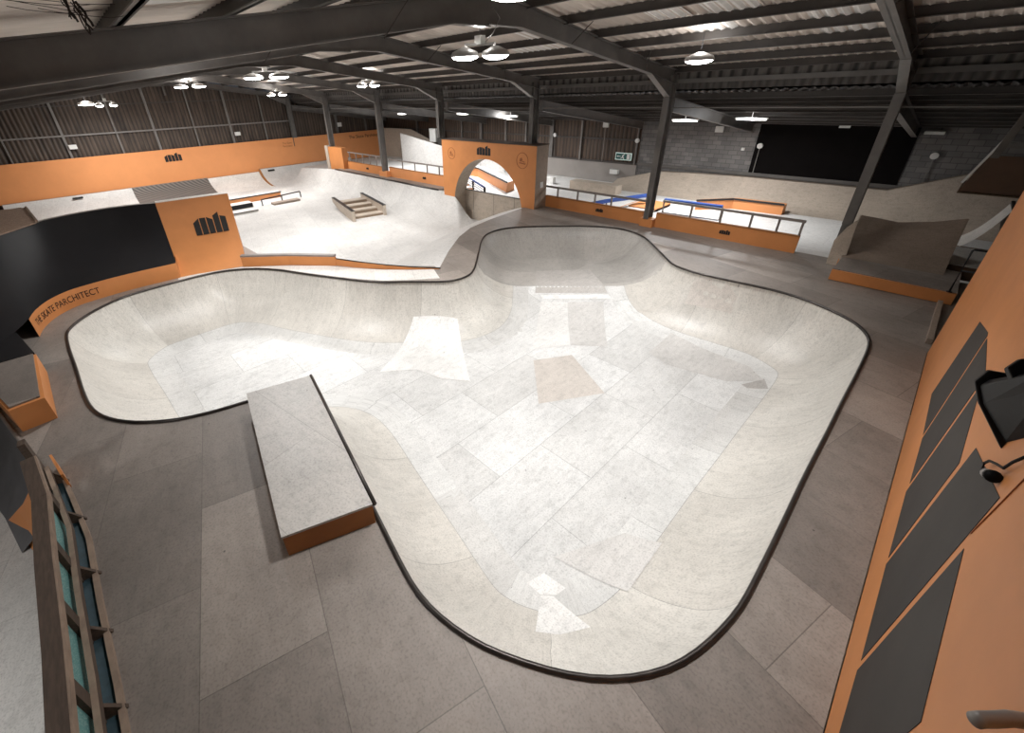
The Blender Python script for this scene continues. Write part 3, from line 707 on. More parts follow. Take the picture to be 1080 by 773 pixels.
mk('end_board', [(AX1, AY, 0-.01), (AX1, AY+.85, -.01), (AX1, AY+.85, AZ), (AX1, AY, AZ), (AX0, AY, GZ), (AX0, AY+.85, GZ), (AX0, AY+.85, AZ), (AX0, AY, AZ)], [(0, 1, 2, 3), (4, 7, 6, 5)], M['wood_tan'], aw)
G().box((AX0-.02, AY-.03, AZ), (AX1+.02, AY+.88, AZ+.03)).build('cap', M['timber'], aw)
mh_logo((-16.75, AY-.003, 2.20), (1.0, 0, 0), (0, 0, .46), (0, -1, 0), aw)
ring_logo((-18.75, AY-.003, 2.13), (1, 0, 0), (0, 0, 1), (0, -1, 0), .30, aw)
ring_logo((-13.68, AY-.003, 2.13), (1, 0, 0), (0, 0, 1), (0, -1, 0), .36, aw)
G().box((AX1, 16.35, .95), (AX1+.03, 16.55, 1.2)).build('switch_box', M['white'], aw)
# plank wall closing the lower half of the opening
pl = thing('plank_wall', 'grey-brown plywood half wall closing the lower part of the round opening', 'low wall', (-16, 16.8, GZ))
G().box((AX0+.3, 16.78, GZ-.5), (-12.9, 16.84, .12)).build('board', M['wood_shed'], pl)
G().box((AX0+.3, 16.76, .12), (-12.9, 16.86, .15)).build('cap', M['steel_dark'], pl)
for x in (-17.9, -16.3, -14.8): G().box((x, 16.77, GZ), (x+.02, 16.785, .12)).build('joint', M['rail_grey'], pl)
# bit of deck sloping through the opening
G2 = [(-13.4, 15.9, -.002), (-12.9, 16.8, -.002), (-13.5, 16.8, -.002), (-17.3, 16.8, GZ+.01), (-17.3, 15.9, GZ+.01)]
mk('bank_end', G2, [(0, 1, 2, 3, 4)], M['street'], BK)

# ------------------------------------------------------------------ main quarter pipe on the street course
mq = thing('long_quarter_pipe', 'long pale plywood quarter pipe with dark coping left of the arch wall', 'quarter pipe', (-26, 15.5, GZ))
def q_h(d, R=1.65, H=1.5):   # d = distance out from the coping line
    run = math.sqrt(R*R-(R-H)**2); dd = min(max(d/run, 0), 1)*run
    return (R-math.sqrt(R*R-(run-dd)**2))/H
def hipz(x):
    if x < -33.2: return 1.0+.28*(x+33.2)/6.4
    T = [(-20.15, 1.0), (-19.3, .97), (-18.65, .88), (-18.2, .62), (-17.83, .38), (-17.4, .18), (-17.0, .07), (-16.6, 0.0)]
    if x <= T[0][0]: return 1.0
    return lin0(x, T)
def lin0(x, P):
    for (x0, z0), (x1, z1) in zip(P, P[1:]):
        if x <= x1: return z0+(z1-z0)*(x-x0)/(x1-x0)
    return P[-1][1]
xs = list(np.arange(-39.6, -20.2, .4))+list(np.arange(-20.2, -16.6, .12)); ys = list(np.arange(13.9, 16.081, .1))+[16.05]
ys = sorted(set([round(y, 3) for y in ys])); v = []; f = []
for x in xs:
    for y in ys:
        h1 = q_h(16.05-y, 1.9, 1.5); h2 = hipz(x)
        v.append((x, y, GZ+1.5*min(h1, h2)+.004))
ny = len(ys)
for i in range(len(xs)-1):
    for k in range(ny-1): f.append((i*ny+k, (i+1)*ny+k, (i+1)*ny+k+1, i*ny+k+1))
mk('riding_face', v, f, M['street'], mq, True)
v = []; f = []
for x in [a_ for a_ in xs if a_ > -20.3]: 
    h2 = hipz(x)
    v += [(x, 16.05, GZ+1.5*h2+.004), (x, 16.05, GZ)]
for i in range(len(v)//2-1): f.append((2*i, 2*i+1, 2*i+3, 2*i+2))
mk('side_board', v, f, M['wood_tan'], mq)
G().box((-33.3, 16.05, -.08), (-19.5, 16.9, -.0)).build('platform', M['deck'], mq)
G().tube([(-33.2, 16.04, .01), (-20.15, 16.04, .01)], .05, 8).build('coping', M['coping'], mq, True)
G().bar((-20.15, 16.04, .01), (-19.75, 16.6, .01), .06, .06).build('end_coping', M['coping'], mq)

# columns' barriers at the far left
barrier('barrier', 'orange barrier with thin handrail directly left of the arch wall', -26.6, -19.55, 16.9, .62, (-26.6, -19.5), (-25.0, -23.6, -22.3, -21.1, -20.1), (-22.6,), 1.15, None, 0.0, M['orange_lit'])
barrier('barrier', 'farthest orange barrier with square posted handrail, left of the fourth column', -32.6, -27.4, 16.9, .55, (-32.4, -27.4), (-32.2, -31.2, -30.2, -29.2, -28.3), (-29.6,), 1.25, None, 0.0, M['orange'])
tag(G().box((-27.5, 16.6, 0), (-26.5, 17.0, .35)).build('column_plinth', M['orange_lit'], None, bevel=.01), 'orange box around the foot of the column far left between the distant barriers', 'plinth')
fp = thing('orange_pillar', 'tall boxed orange pillar panel beside the farthest free standing column', 'panel', (-33.5, 16.9, 0))
G().box((-34.9, 16.55, -.2), (-32.6, 17.0, 1.55)).build('board', M['orange'], fp)
G().box((-35.4, 16.5, -.6), (-34.9, 17.0, 1.6)).build('side_board', M['wood_shed'], fp)

# ------------------------------------------------------------------ quarter pipes under the left gable wall
def side_quarter(name, label, y0, y1, mat, htop=1.0, trim=None, ang0=0, cat='quarter pipe', x0=-41.6, run=2.6, tilt=0.0):
    t = thing(name, label, cat, (x0, (y0+y1)/2, GZ))
    v = []; f = []; n = 12
    for yy in (y0, y1):
        for k in range(n+1):
            s = k/n; a = s
            h = (1-math.sqrt(1-(1-s)**2*.94)) / (1-math.sqrt(1-.94))
            v.append((x0+run*s, yy, GZ+htop*h+.004))
    for k in range(n): f.append((k, k+1, n+1+k+1, n+1+k))
    mk('riding_face', v, f, mat, t, True)
    for yy, nm in ((y0, 'end_board'), (y1, 'end_board')):
        vs = [p for p in v if p[1] == yy]; q = [(p[0], yy, p[2]) for p in vs]+[(x0, yy, GZ)]
        mk(nm, q, [tuple(range(len(q)))], trim or M['wood_tan'], t)
    G().box((x0-.5, y0, GZ), (x0, y1, GZ+htop)).build('platform', M['wood_tan'], t)
    return t
q1 = side_quarter('side_quarter_pipe', 'pale quarter pipe with small dark sticker at the far left under the orange wall', -3.9, 3.3, M['street'], 1.0)
G().box((-41.32, -.3, GZ+.8), (-41.30, .3, GZ+.93)).build('sticker', M['logo'], q1)
q2 = side_quarter('mesh_bank', 'dark ribbed bank between two pale quarter pipes under the far orange wall', 3.3, 8.6, M['checker'], 1.0, M['mesh_dark'], cat='bank', run=3.4)
q3 = side_quarter('side_quarter_pipe', 'greyer short quarter pipe right of the dark ribbed bank', 8.6, 12.9, M['deck_pale'], .95, M['mesh_dark'], run=3.0)
q4 = side_quarter('side_quarter_pipe', 'wide pale quarter pipe with orange left edge in the far corner of the hall', 12.95, 22, M['street'], 1.15, M['orange_dark'], run=3.2)
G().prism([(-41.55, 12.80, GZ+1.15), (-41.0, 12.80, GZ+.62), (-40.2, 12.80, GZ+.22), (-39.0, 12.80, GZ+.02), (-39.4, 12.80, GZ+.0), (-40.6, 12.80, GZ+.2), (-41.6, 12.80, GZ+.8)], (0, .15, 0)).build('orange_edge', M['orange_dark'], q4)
G().box((-41.30, 13.5, GZ+.92), (-41.28, 14.1, GZ+1.05)).build('sticker', M['logo'], q4)

# ------------------------------------------------------------------ street furniture
ss = thing('stair_set', 'small street course stair set between two sloping ledges with black edges', 'stairs', (-25, 13, GZ))
def ledge_side(P0, P1, h, name):
    g = G(); a = Vector((P0[0], P0[1], GZ)); b = Vector((P1[0], P1[1], GZ)); up = Vector((0, 0, 1))
    poly = [a+up*h, a+up*(h-.28), a+(b-a)*.35+up*.06, a+(b-a)*.7+up*.0, b, b+up*h]
    g.prism(poly, (.04, .16, 0)); o = g.build('side_ledge', M['wood_shed'], ss)
    G().bar(a+up*h+Vector((.02, .08, .01)), b+up*h+Vector((.02, .08, .01)), .2, .03).build('ledge_coping', M['blackrail'], ss)
ledge_side((-27.5, 12.7), (-22.9, 11.65), .62, 'l')
ledge_side((-27.3, 14.75), (-22.8, 13.75), .62, 'r')
for i in range(4):
    t = (i+.6)/4.4; x = -27.2+4.4*t; y = 12.75-1.0*t
    G().prism([(x-.4, y+.12, GZ+.42-.10*i), (x+.15, y-.02, GZ+.42-.10*i), (x+.6, y+1.98, GZ+.42-.10*i), (x+.05, y+2.1, GZ+.42-.10*i)], (0, 0, .05)).build('tread', M['wood_shed'], ss)
    G().prism([(x+.15, y-.02, GZ), (x+.6, y+1.98, GZ), (x+.6, y+1.98, GZ+.42-.1*i), (x+.15, y-.02, GZ+.42-.1*i)], (-.04, 0, 0)).build('riser', M['wood_brown'], ss)
gl = thing('grind_ledge', 'long low orange ledge with black metal edge on the far street course', 'ledge', (-34, 9.5, GZ))
G().prism([(-33.9, 7.0, GZ), (-33.9, 11.6, GZ), (-34.6, 11.8, GZ), (-34.6, 7.0, GZ)], (0, 0, .36)).build('body', M['orange_lit'], gl)
G().box((-34.62, 7.0, GZ+.36), (-33.88, 11.65, GZ+.39)).build('top', M['deck_pale'], gl)
G().box((-33.92, 7.0, GZ+.34), (-33.86, 11.65, GZ+.42)).build('metal_edge', M['blackrail'], gl)
bb = thing('black_bench_box', 'low white manual box with a black front panel beside the grind rail', 'skate box', (-32.8, 8, GZ))
G().box((-33.0, 5.5, GZ), (-32.1, 8.95, GZ+.30)).build('body', M['deck_pale'], bb)
G().box((-32.1, 5.6, GZ+.03), (-32.06, 8.9, GZ+.30)).build('front_panel', M['black'], bb)
bw = thing('white_low_ledge', 'flat white low ledge with a black line edge in front of the black panelled box', 'ledge', (-31, 7.5, GZ))
G().box((-31.3, 5.2, GZ), (-30.4, 8.7, GZ+.12)).build('body', M['deck_pale'], bw)
G().box((-30.42, 5.2, GZ+.09), (-30.36, 8.7, GZ+.14)).build('metal_edge', M['blackrail'], bw)
gr = thing('grind_rail', 'low square grind rail with three legs on the far street course', 'rail', (-32, 11, GZ))
R0, R1 = Vector((-31.9, 9.5, GZ)), Vector((-32.6, 12.6, GZ))
G().bar(R0+Vector((0,0,.42)), R1+Vector((0,0,.42)), .07, .07).build('top_bar', M['blackrail'], gr)
for t in (0, .5, 1):
    p = R0.lerp(R1, t); G().box((p.x-.035, p.y-.035, GZ), (p.x+.035, p.y+.035, GZ+.4)).build('leg', M['blackrail'], gr)
tag(G().box((-31.9, 10.1, GZ), (-31.3, 12.0, GZ+.14)).build('low_kicker', M['wood_tan']), 'tan slab lying on the floor under the low grind rail', 'kicker')

# ------------------------------------------------------------------ walls
# left gable
PXW = -42.2
def roof_z(y): return 6.82-(.158 if y > 7.7 else .143)*abs(y-7.7)
gab = struct(mk('wall_left', [(PXW, -9, GZ), (PXW, 17.2, GZ), (PXW, 17.2, roof_z(17.2)), (PXW, 7.7, roof_z(7.7)), (PXW, -9, roof_z(-9))], [(0, 1, 2, 3, 4)], M['gable']))
struct(mk('wall_left_shed', [(PXW, 17.2, GZ), (PXW, 27.2, GZ), (PXW, 27.2, 3.4), (PXW, 17.2, 5.0)], [(0, 1, 2, 3)], M['gable']))
ow = thing('long_orange_wall', 'long orange painted wall board with black bar logo along the far left gable', 'wall panel', (-42, 8, -.5))
G().prism([(-42.0, -8.5, -.55), (-42.0, 27.0, -.55), (-42.0, 27.0, 1.95), (-42.0, -8.5, 1.88)], (.10, 0, 0)).build('board', M['orange_lit'], ow)
mh_logo((-41.895, 6.12, 1.02), (0, 1.2, 0), (0, 0, .62), (1, 0, 0), ow)
def wall_text(s, size, o, u, parent, mat, name='lettering'):
    tv, tf = text_mesh(s, size); o = Vector(o); u = Vector(u)
    return mk(name, [tuple(o+u*p[0]+Vector((0,0,1))*p[1]) for p in tv], tf, mat, parent)
wall_text('The Skate', .22, (-41.89, 15.55, 1.45), (0, 1, 0), ow, M['logo_brown'])
wall_text('Parchitect', .22, (-41.89, 15.55, 1.2), (0, 1, 0), ow, M['logo_brown'])
wall_text('The Skate Parchitect', .42, (-41.89, 22.3, 1.35), (0, 1, 0), ow, M['logo'])
# studs and rails on the gable
i = 1
for y in (-2.4, 0.7, 3.75, 6.15, 8.9, 11.6, 14.4, 16.9):
    w = .14 if y in (.7, 6.15, 11.6) else .08
    struct(G().box((PXW+.02, y-w/2, 1.9), (PXW+.16, y+w/2, roof_z(y)-.05)).build('trim_%d' % i, M['steel_light'])); i += 1
struct(G().box((PXW+.16, -8.8, 3.28), (PXW+.24, 16.9, 3.38)).build('trim_%d' % i, M['steel_light'])); i += 1
struct(G().box((PXW+.01, -8.8, 5.12), (PXW+.05, 16.9, 5.18)).build('trim_%d' % i, M['steel_dark'])); i += 1
for y in (21.3, 24.5):
    struct(G().box((PXW+.02, y-.09, 1.9), (PXW+.18, y+.09, 4.2)).build('trim_%d' % i, M['steel'])); i += 1
# far side wall of the lean-to
FY = 27.0
struct(G().box((-42.3, FY, .2), (-13.6, FY+.1, 3.9)).build('wall_far_cladding', M['far_clad']))
struct(G().box((-42.3, FY-.06, GZ), (-13.6, FY+.06, .62)).build('wall_far_lower', M['shedwall']))
struct(G().box((-13.6, FY, GZ), (-7.35, FY+.1, 3.9)).box((-7.35, FY, GZ), (-1.55, FY+.1, .75)).box((-1.55, FY, GZ), (6.1, FY+.1, 3.9)).build('wall_far_block', M['block']))
M['cloth'] = plain('black_cloth', (.006,.005,.005), .95, .2, 2)
M['cloth'].node_tree.nodes['Principled BSDF'].inputs['Specular IOR Level'].default_value = .1
tag(G().box((-7.33, FY-.05, .78), (-1.5, FY-.002, 3.18)).build('black_sheet', M['cloth']), 'large black sheet hung over the far block wall behind the barriers', 'sheet')
struct(G().box((-42.3, FY-.12, .62), (-13.6, FY-.0, .72)).build('trim_%d' % i, M['steel_dark'])); i += 1
for z in (2.05,):
    struct(G().box((-42.2, FY-.08, z-.05), (-13.6, FY, z+.05)).build('trim_%d' % i, M['steel_dark'])); i += 1
struct(G().box((-13.6, FY-.08, .62), (-1.2, FY-.0, .78)).build('trim_%d' % i, M['steel'])); i += 1
for x, mt, w in [(-13.75, 'steel_light', .07), (-17.8, 'steel_light', .12), (-20.3, 'steel', .3), (-22.7, 'steel_light', .12), (-24.8, 'steel_light', .12), (-27.6, 'steel', .25), (-30, 'steel_light', .1), (-33, 'steel_light', .1), (-36.5, 'steel', .2)]:
    struct(G().box((x-w/2, FY-.16, .65), (x+w/2, FY-.02, 3.4)).build('trim_%d' % i, M[mt])); i += 1
# right end and outer walls (out of frame, close the hall)
struct(G().box((6.0, -9, GZ), (6.1, 27.2, 7)).build('wall_right_end', M['block']))
struct(G().box((-42.3, -9.1, GZ), (6.1, -9, 5)).build('wall_near', M['gable']))

# ------------------------------------------------------------------ roof
def roof_sheet(name, x0, x1, y0, y1, zf, mat, dz=0):
    v = [(x0, y0, zf(y0)+dz), (x1, y0, zf(y0)+dz), (x1, y1, zf(y1)+dz), (x0, y1, zf(y1)+dz)]
    v += [(a_, b_, c_+.04) for a_, b_, c_ in v]
    return mk(name, v, [(0, 1, 2, 3), (7, 6, 5, 4), (0, 4, 5, 1), (1, 5, 6, 2), (2, 6, 7, 3), (3, 7, 4, 0)], mat)
rz = lambda y: roof_z(y)+.19
lz = lambda y: 4.78-.155*(y-17.3)
def corrugated(name, x0, x1, y0, y1, zf, mat, pitch=.24, amp=.028):
    n = int((x1-x0)/pitch*4); v = []
    for k in range(n+1):
        x = x0+(x1-x0)*k/n; dz = amp*math.sin(2*PI*(x-x0)/pitch+.4)
        v += [(x, y0, zf(y0)+dz), (x, y1, zf(y1)+dz)]
    v2 = [(x0, y0, zf(y0)+.08), (x1, y0, zf(y0)+.08), (x1, y1, zf(y1)+.08), (x0, y1, zf(y1)+.08)]; b = len(v)
    return mk(name, v+v2, [(2*k, 2*k+1, 2*k+3, 2*k+2) for k in range(n)]+[(b, b+1, b+2, b+3)], mat)
struct(corrugated('ceiling', -42.3, 6.1, -9, 7.7, rz, M['roof']))
struct(corrugated('ceiling_right', -42.3, 6.1, 7.7, 17.3, rz, M['roof']))
struct(corrugated('ceiling_shed', -42.3, 6.1, 17.3, 27.2, lz, M['roof_lean']))
for z0_, z1_, y_, mt_ in ((5.17, 5.42, 17.30, 'strip_clad'), (5.42, 5.70, 17.28, 'steel_dark'), (5.03, 5.17, 17.20, 'steel'), (4.84, 5.03, 17.30, 'roof_lean')):
    struct(G().box((-42.3, y_, z0_), (6.1, y_+.05, z1_)).build('trim_%d' % i, M[mt_])); i += 1
# purlins
ys = [16.9, 15.7, 14.4, 13.1, 11.8, 10.4, 9.0, 7.95, 7.4, 6.6, 5.3, 3.9, 2.5, 1.1, -.3, -1.7, -3.1, -4.5, -6.0]
for y in ys:
    z0 = roof_z(y)+.0
    g = G().box((-42.2, y-.035, z0), (6.0, y+.035, z0+.18)).box((-42.2, y-.035, z0), (6.0, y+.06, z0+.015))
    PU = struct(g.build('trim_%d' % i, M['steel_dark'])); i += 1
    G().box((-42.2, y-.07, z0-.014), (6.0, y-.03, z0+.004)).build('lower_lip', M['steel'], PU)
for y in (17.8, 18.8, 19.8, 20.8, 21.8, 23.1, 24.4, 25.7, 26.8):
    z0 = lz(y)-.17
    PU = struct(G().box((-42.2, y-.035, z0), (6.0, y+.035, z0+.17)).build('trim_%d' % i, M['steel_dark'])); i += 1
    G().box((-42.2, y-.075, z0-.012), (6.0, y+.035, z0)).build('lower_lip', M['steel_light'], PU)
struct(G().box((-42.2, 17.16, 4.25), (6.0, 17.20, 4.285)).build('trim_%d' % i, M['steel_light'])); i += 1
# translucent roof sheets
SKY = [(-4.8, 9.1, 1.1, 3.2), (-3.2, 11.9, 1.0, 2.6), (-5.6, 11.9, 1.0, 1.3), (-6.0, 10.5, .9, 1.2), (-10.0, 10.6, 1.6, 2.6), (-11.5, 12.0, 1.5, 1.2), (-10.3, 8.1, 2.2, 2.2), (-16.5, 9.2, 2.0, 3.5), (-16.5, 12.0, 2.0, 1.2), (-23, 9.2, 2.0, 3.5), (-6.6, 4.2, 1.2, 2.6), (-6.0, .8, 1.2, 2.6), (-7.5, 1.2, 1.4, 1.3), (-12, 5.0, 2.0, 2.4), (-.8, 9.0, 1.2, 2.6), (-29, 9.2, 2, 3.5)]
for x, y, w, l in SKY:
    o = corrugated('roof_light', x, x+w, y, y+l if y+l < 17 else 17, lambda yy: rz(yy)-.012, M['skylight'])
    struct(o); o.name = 'window_%d' % (SKY.index((x, y, w, l))+1)

def low_spec(m, v=.15): m.node_tree.nodes['Principled BSDF'].inputs['Specular IOR Level'].default_value = v
low_spec(M['black'], .3); low_spec(M['bowl_wall'], .4); low_spec(M['bowl_floor'], .4)
for k_ in ('patch_white', 'patch_grey', 'patch_tan', 'patch_mid', 'patch_dark', 'patch_pale'): low_spec(M[k_], .4)
low_spec(M['plastic_black'], .12); low_spec(M['charcoal'], .2); low_spec(M['orange'], .35); low_spec(M['orange_lit'], .35)
M['cobweb'] = plain('dusty_cobweb', (.03,.022,.018), .95, .3, 8, bumpy=0)
cwb = thing('cobweb', 'dark dusty cobweb strands dangling from the roof sheets at the top left', 'cobweb', (-5.5, .5, 5.6))
g = G(); rr_ = random.Random(7)
def strand(g, P_, r0):
    g.tube(P_, r0, 5)
for k in range(9):
    a_ = Vector((-5.5+rr_.uniform(-.03, .03), .52+rr_.uniform(-.05, .05), 5.78+rr_.uniform(-.03, .06)))
    P_ = [a_]
    for j in range(5): P_.append(P_[-1]+Vector((rr_.uniform(-.015, .015), rr_.uniform(-.012, .03), -rr_.uniform(.02, .055))))
    strand(g, P_, rr_.uniform(.004, .013))
g.build('tangle', M['cobweb'], cwb)
g = G()
for k in range(5):
    y0 = rr_.uniform(.0, .3); P_ = [Vector((-5.5, y0+j*.12, 5.72+rr_.uniform(-.012, .012)-.03*math.sin(j*.6)+k*.02)) for j in range(6)]
    strand(g, P_, .0025)
g.build('strand', M['cobweb'], cwb)
# ------------------------------------------------------------------ portal frames
FR = [(-1.6, 'steel portal frame nearest on the right, its leaning column crossing the black sheet'),
      (-7.66, 'steel portal frame whose rafters span the hall right above the bowl, lamp at its apex'),
      (-13.6, 'steel portal frame whose column stands behind the right side of the arch wall'),
      (-20.3, 'steel portal frame whose column rises behind the left edge of the arch wall'),
      (-27.0, 'steel portal frame whose column stands between the two far left barriers'),
      (-34.6, 'steel portal frame whose column stands beside the boxed orange pillar'),
      (-41.9, 'farthest steel portal frame set against the brown gable cladding')]
for fx, lab in FR:
    t = thing('steel_portal_frame', lab, 'steel frame', (fx, 17.2, 0))
    zb = .33 if fx == -7.66 else 2.8 if fx == -13.6 or fx == -20.3 else .0
    w = .20
    # column : H section, flanges facing +-y
    g = G(); cy0, cy1 = 16.62, 17.02
    zb = 0.3 if fx > -8 and fx < -7 else 0.0
    if fx < -40: zb = 1.9
    if fx < -13 and fx > -21: cy0, cy1 = 16.40, 16.82; zb = 2.83
    g.box((fx-.10, cy0, zb), (fx+.10, cy0+.03, 5.3)).box((fx-.10, cy1-.03, zb), (fx+.10, cy1, 5.3)).box((fx-.012, cy0, zb), (fx+.012, cy1, 5.3))
    g.build('column', M['steel'], t)
    G().ibeam([(fx, 16.9, 5.02, 5.46), (fx, 15.2, 5.32, 5.66), (fx, 8.7, 6.24, 6.70), (fx, 7.7, 6.24, 6.82)], 0, w).build('rafter', M['steel'], t)
    ys0 = 2.6 if fx == -1.6 else -8.9
    G().ibeam([(fx, ys0, 5.21+.143*(ys0+.23), 5.71+.143*(ys0+.03)), (fx, 6.7, 6.20, 6.67), (fx, 7.7, 6.20, 6.80)], 0, w).build('rafter', M['steel'], t)
    G().prism([(fx-.01, 16.65, 4.62), (fx-.01, 16.65, 5.1), (fx-.01, 15.2, 5.35), (fx-.01, 15.1, 5.33)], (.02, 0, 0)).prism([(fx-.1, 16.65, 4.60), (fx-.1, 15.1, 5.32), (fx-.1, 15.1, 5.35), (fx-.1, 16.65, 4.64)], (.2, 0, 0)).build('haunch', M['steel_light'], t)
    G().box((fx-.11, 16.6, zb if zb > 2 else 1.2), (fx+.11, 16.615, 4.62)).build('cover_strip', M['steel'], t)
    G().ibeam([(fx, 17.1, 4.15, 4.60), (fx, 26.9, 2.72, 3.12)], 0, .18).build('lean_to_rafter', M['steel'], t)
    G().box((fx-.09, 17.1, 4.13), (fx+.09, 17.12, 4.6)).build('end_plate', M['steel'], t)
    if fx > -15:
        for y0, y1 in ((5.0, 5.6), (14.6, 14.2), (10.6, 11.0)):
            zz = 6.14-.158*abs(y0-6.7) if y0 < 7 else 6.24-(y0-8.7)*.1415
            G().bar((fx+.1, y0, zz+.02), (fx+.4, y1, roof_z(y1)+.15), .02, .02).build('fly_brace', M['steel_dark'], t)
struct(G().box((-41.95, 7.55, 5.6), (-41.9, 7.65, 6.2)).build('trim_%d' % i, M['steel'])); i += 1
# drop strut under the apex above the bowl and conduit loop

# ------------------------------------------------------------------ lamps
def area(loc, power, size, rot=(0, 0, 0), color=(1, .996, .99), spread=math.radians(165)):
    l = bpy.data.lights.new('lamp_light', 'AREA'); l.energy = power; l.shape = 'DISK'; l.size = size; l.color = color; l.spread = spread
    o = bpy.data.objects.new('lamp_light', l); o.location = loc; o.rotation_euler = rot; COL.objects.link(o); return o
def attach(l, t):
    l.parent = t; l.location = Vector(l.location)-Vector(t.location)
UP = .34
def high_bay(label, x, y, z, heads=2, power=350, hang=None, ax=(1, 0), r=.27, sp=.62, cat='ceiling lamp', group=None, up=None, spread=165):
    t = thing('high_bay_lamp', label, cat, (x, y, z), group)
    for k in range(heads):
        o = (k-(heads-1)/2)*sp; cx, cy = x+o*ax[0], y+o*ax[1]
        G().lathe((cx, cy, z), [(.05, .16), (.09, .15), (r*.5, .12), (r*.88, .07), (r*.98, .02), (r, -.02), (r*.97, -.03), (.10, .06)], 28).build('reflector', M['shade'], t, True)
        G().lathe((cx, cy, z), [(r*.96, -.012), (r*.8, -.06), (r*.45, -.09), (.001, -.10)], 28).build('diffuser', M['lamp_on'], t, True)
        attach(area((cx, cy, z-.115), power/heads, r*1.8, spread=math.radians(spread)), t)
    if heads > 1:
        G().bar((x-sp/2*ax[0], y-sp/2*ax[1], z+.20), (x+sp/2*ax[0], y+sp/2*ax[1], z+.20), .05, .05).build('bracket', M['shade'], t)
        G().box((x-.10, y-.07, z+.20), (x+.10, y+.07, z+.36)).build('ballast_box', M['white'], t)
    pl_ = bpy.data.lights.new('added_uplight', 'POINT'); pl_.energy = power*(UP if up is None else up); pl_.shadow_soft_size = .15; pl_.color = (1, .97, .93)  # added point light above the lamp to brighten the roof
    po = bpy.data.objects.new('added_uplight', pl_); po.location = (x, y, z+.34); COL.objects.link(po); attach(po, t)
    zt = hang or roof_z(y)
    G().tube([(x, y, z+.2), (x, y, zt)], .008, 6).build('hanger', M['blackrail'], t)
    return t
P = 1.0
hb = high_bay('double high bay lamp hanging from the roof apex above the bowl', -7.9, 7.7, 5.72, 2, 195*P, None, (.75, .66), .31, .68, up=.21, spread=146)
high_bay('unseen high bay lamp set behind the big rafter to brighten the left pocket', -12.0, 2.9, 5.98, 1, 330*P, None, (1, 0), .3, up=.2, spread=140)  # lamp added out of sight behind the rafter, lifts the left pocket
G().tube([(-7.75, 7.72, 5.95), (-7.6, 7.8, 6.1), (-7.5, 7.9, 6.35), (-7.62, 7.85, 6.55), (-7.75, 7.75, 6.5)], .012, 6).build('supply_cable', M['shade'], hb, True)
high_bay('single round high bay lamp hanging right of the tall column behind the bowl', -5.12, 12.5, 5.52, 1, 140*P, None, (1, 0), .34, up=.2, spread=104)
high_bay('bright double high bay lamp hanging above the street course stair set', -20.9, 7.7, 5.88, 2, 420*P, None, (.67, .74), .42, 1.1)
high_bay('far double high bay lamp near the gable, right of the black bar logo', -34.2, 7.7, 5.95, 2, 520*P, None, (.67, .74), .42, 1.15)
high_bay('leftmost distant lamp hanging in front of the gable cladding', -37.5, 2.4, 5.2, 1, 300*P, None, (1, 0), .45)
high_bay('dim distant double lamp right of the leftmost gable lamp', -36.5, 3.3, 5.1, 2, 160*P, None, (0, 1), .22, .7)
high_bay('double lamp hanging in front of the column row over the far quarter pipe', -20.9, 12.6, 5.50, 2, 330*P, None, (.67, .74), .27, .62)
high_bay('small distant lamp hanging low near the far corner column', -33.5, 12.8, 5.35, 2, 380*P, None, (.67, .74), .3, .8)
high_bay('added high bay lamp out of view over the near end of the bowl', -2.9, 3.2, 5.75, 1, 110*P, None, (1, 0), .3, up=.3, spread=112)  # added lamp above the frame, fills the near bowl
high_bay('added high bay lamp out of view above the right edge of the bowl', -1.9, 6.4, 5.9, 1, 60*P, None, (1, 0), .3, up=.08, spread=90)  # added out-of-frame lamp, lights bowl centre and right walls
high_bay('added high bay lamp out of view, lighting the lower floor left of the fence', -5.0, -5.6, 3.4, 1, 130*P, 4.9, (1, 0), .3, up=.05, spread=150)  # added off-frame lamp, brightens the floor below the fence
# off-frame lamp that serves the right bay beyond the wall
def tube_lamp(label, x, y, z, power, w=1.2, lit=True):
    t = thing('strip_lamp', label, 'ceiling lamp', (x, y, z))
    G().box((x-w/2, y-.06, z), (x+w/2, y+.06, z+.07)).build('housing', M['white'], t, bevel=.01)
    G().box((x-w/2+.05, y-.04, z-.03), (x+w/2-.05, y+.04, z)).build('tube', M['tube_on'], t)
    G().tube([(x, y, z+.07), (x, y, lz(y))], .01, 6).build('hanger', M['shade'], t)
    pl_ = bpy.data.lights.new('added_uplight', 'POINT'); pl_.energy = power*.16; pl_.shadow_soft_size = .12  # added point light beside the tube, lifts the aisle roof
    po = bpy.data.objects.new('added_uplight', pl_); po.location = (x, y-.3, z+.05); COL.objects.link(po); attach(po, t)
    attach(area((x, y, z-.06), power, .7), t); return t
tube_lamp('short strip lamp hanging in the side aisle beyond the farthest barrier', -31.8, 22, 3.65, 260*P)
tube_lamp('strip lamp hanging in the side aisle just left of the arch wall top', -24.4, 22, 3.70, 300*P)
tube_lamp('strip lamp hanging in the side aisle above the arch wall', -19.9, 22, 3.60, 300*P)
tube_lamp('strip lamp hanging in front of the grey block wall by the tall column', -9.1, 22, 3.52, 230*P)
tube_lamp('strip lamp hanging under the side aisle rafter left of the black sheet', -6.4, 22, 3.62, 230*P)

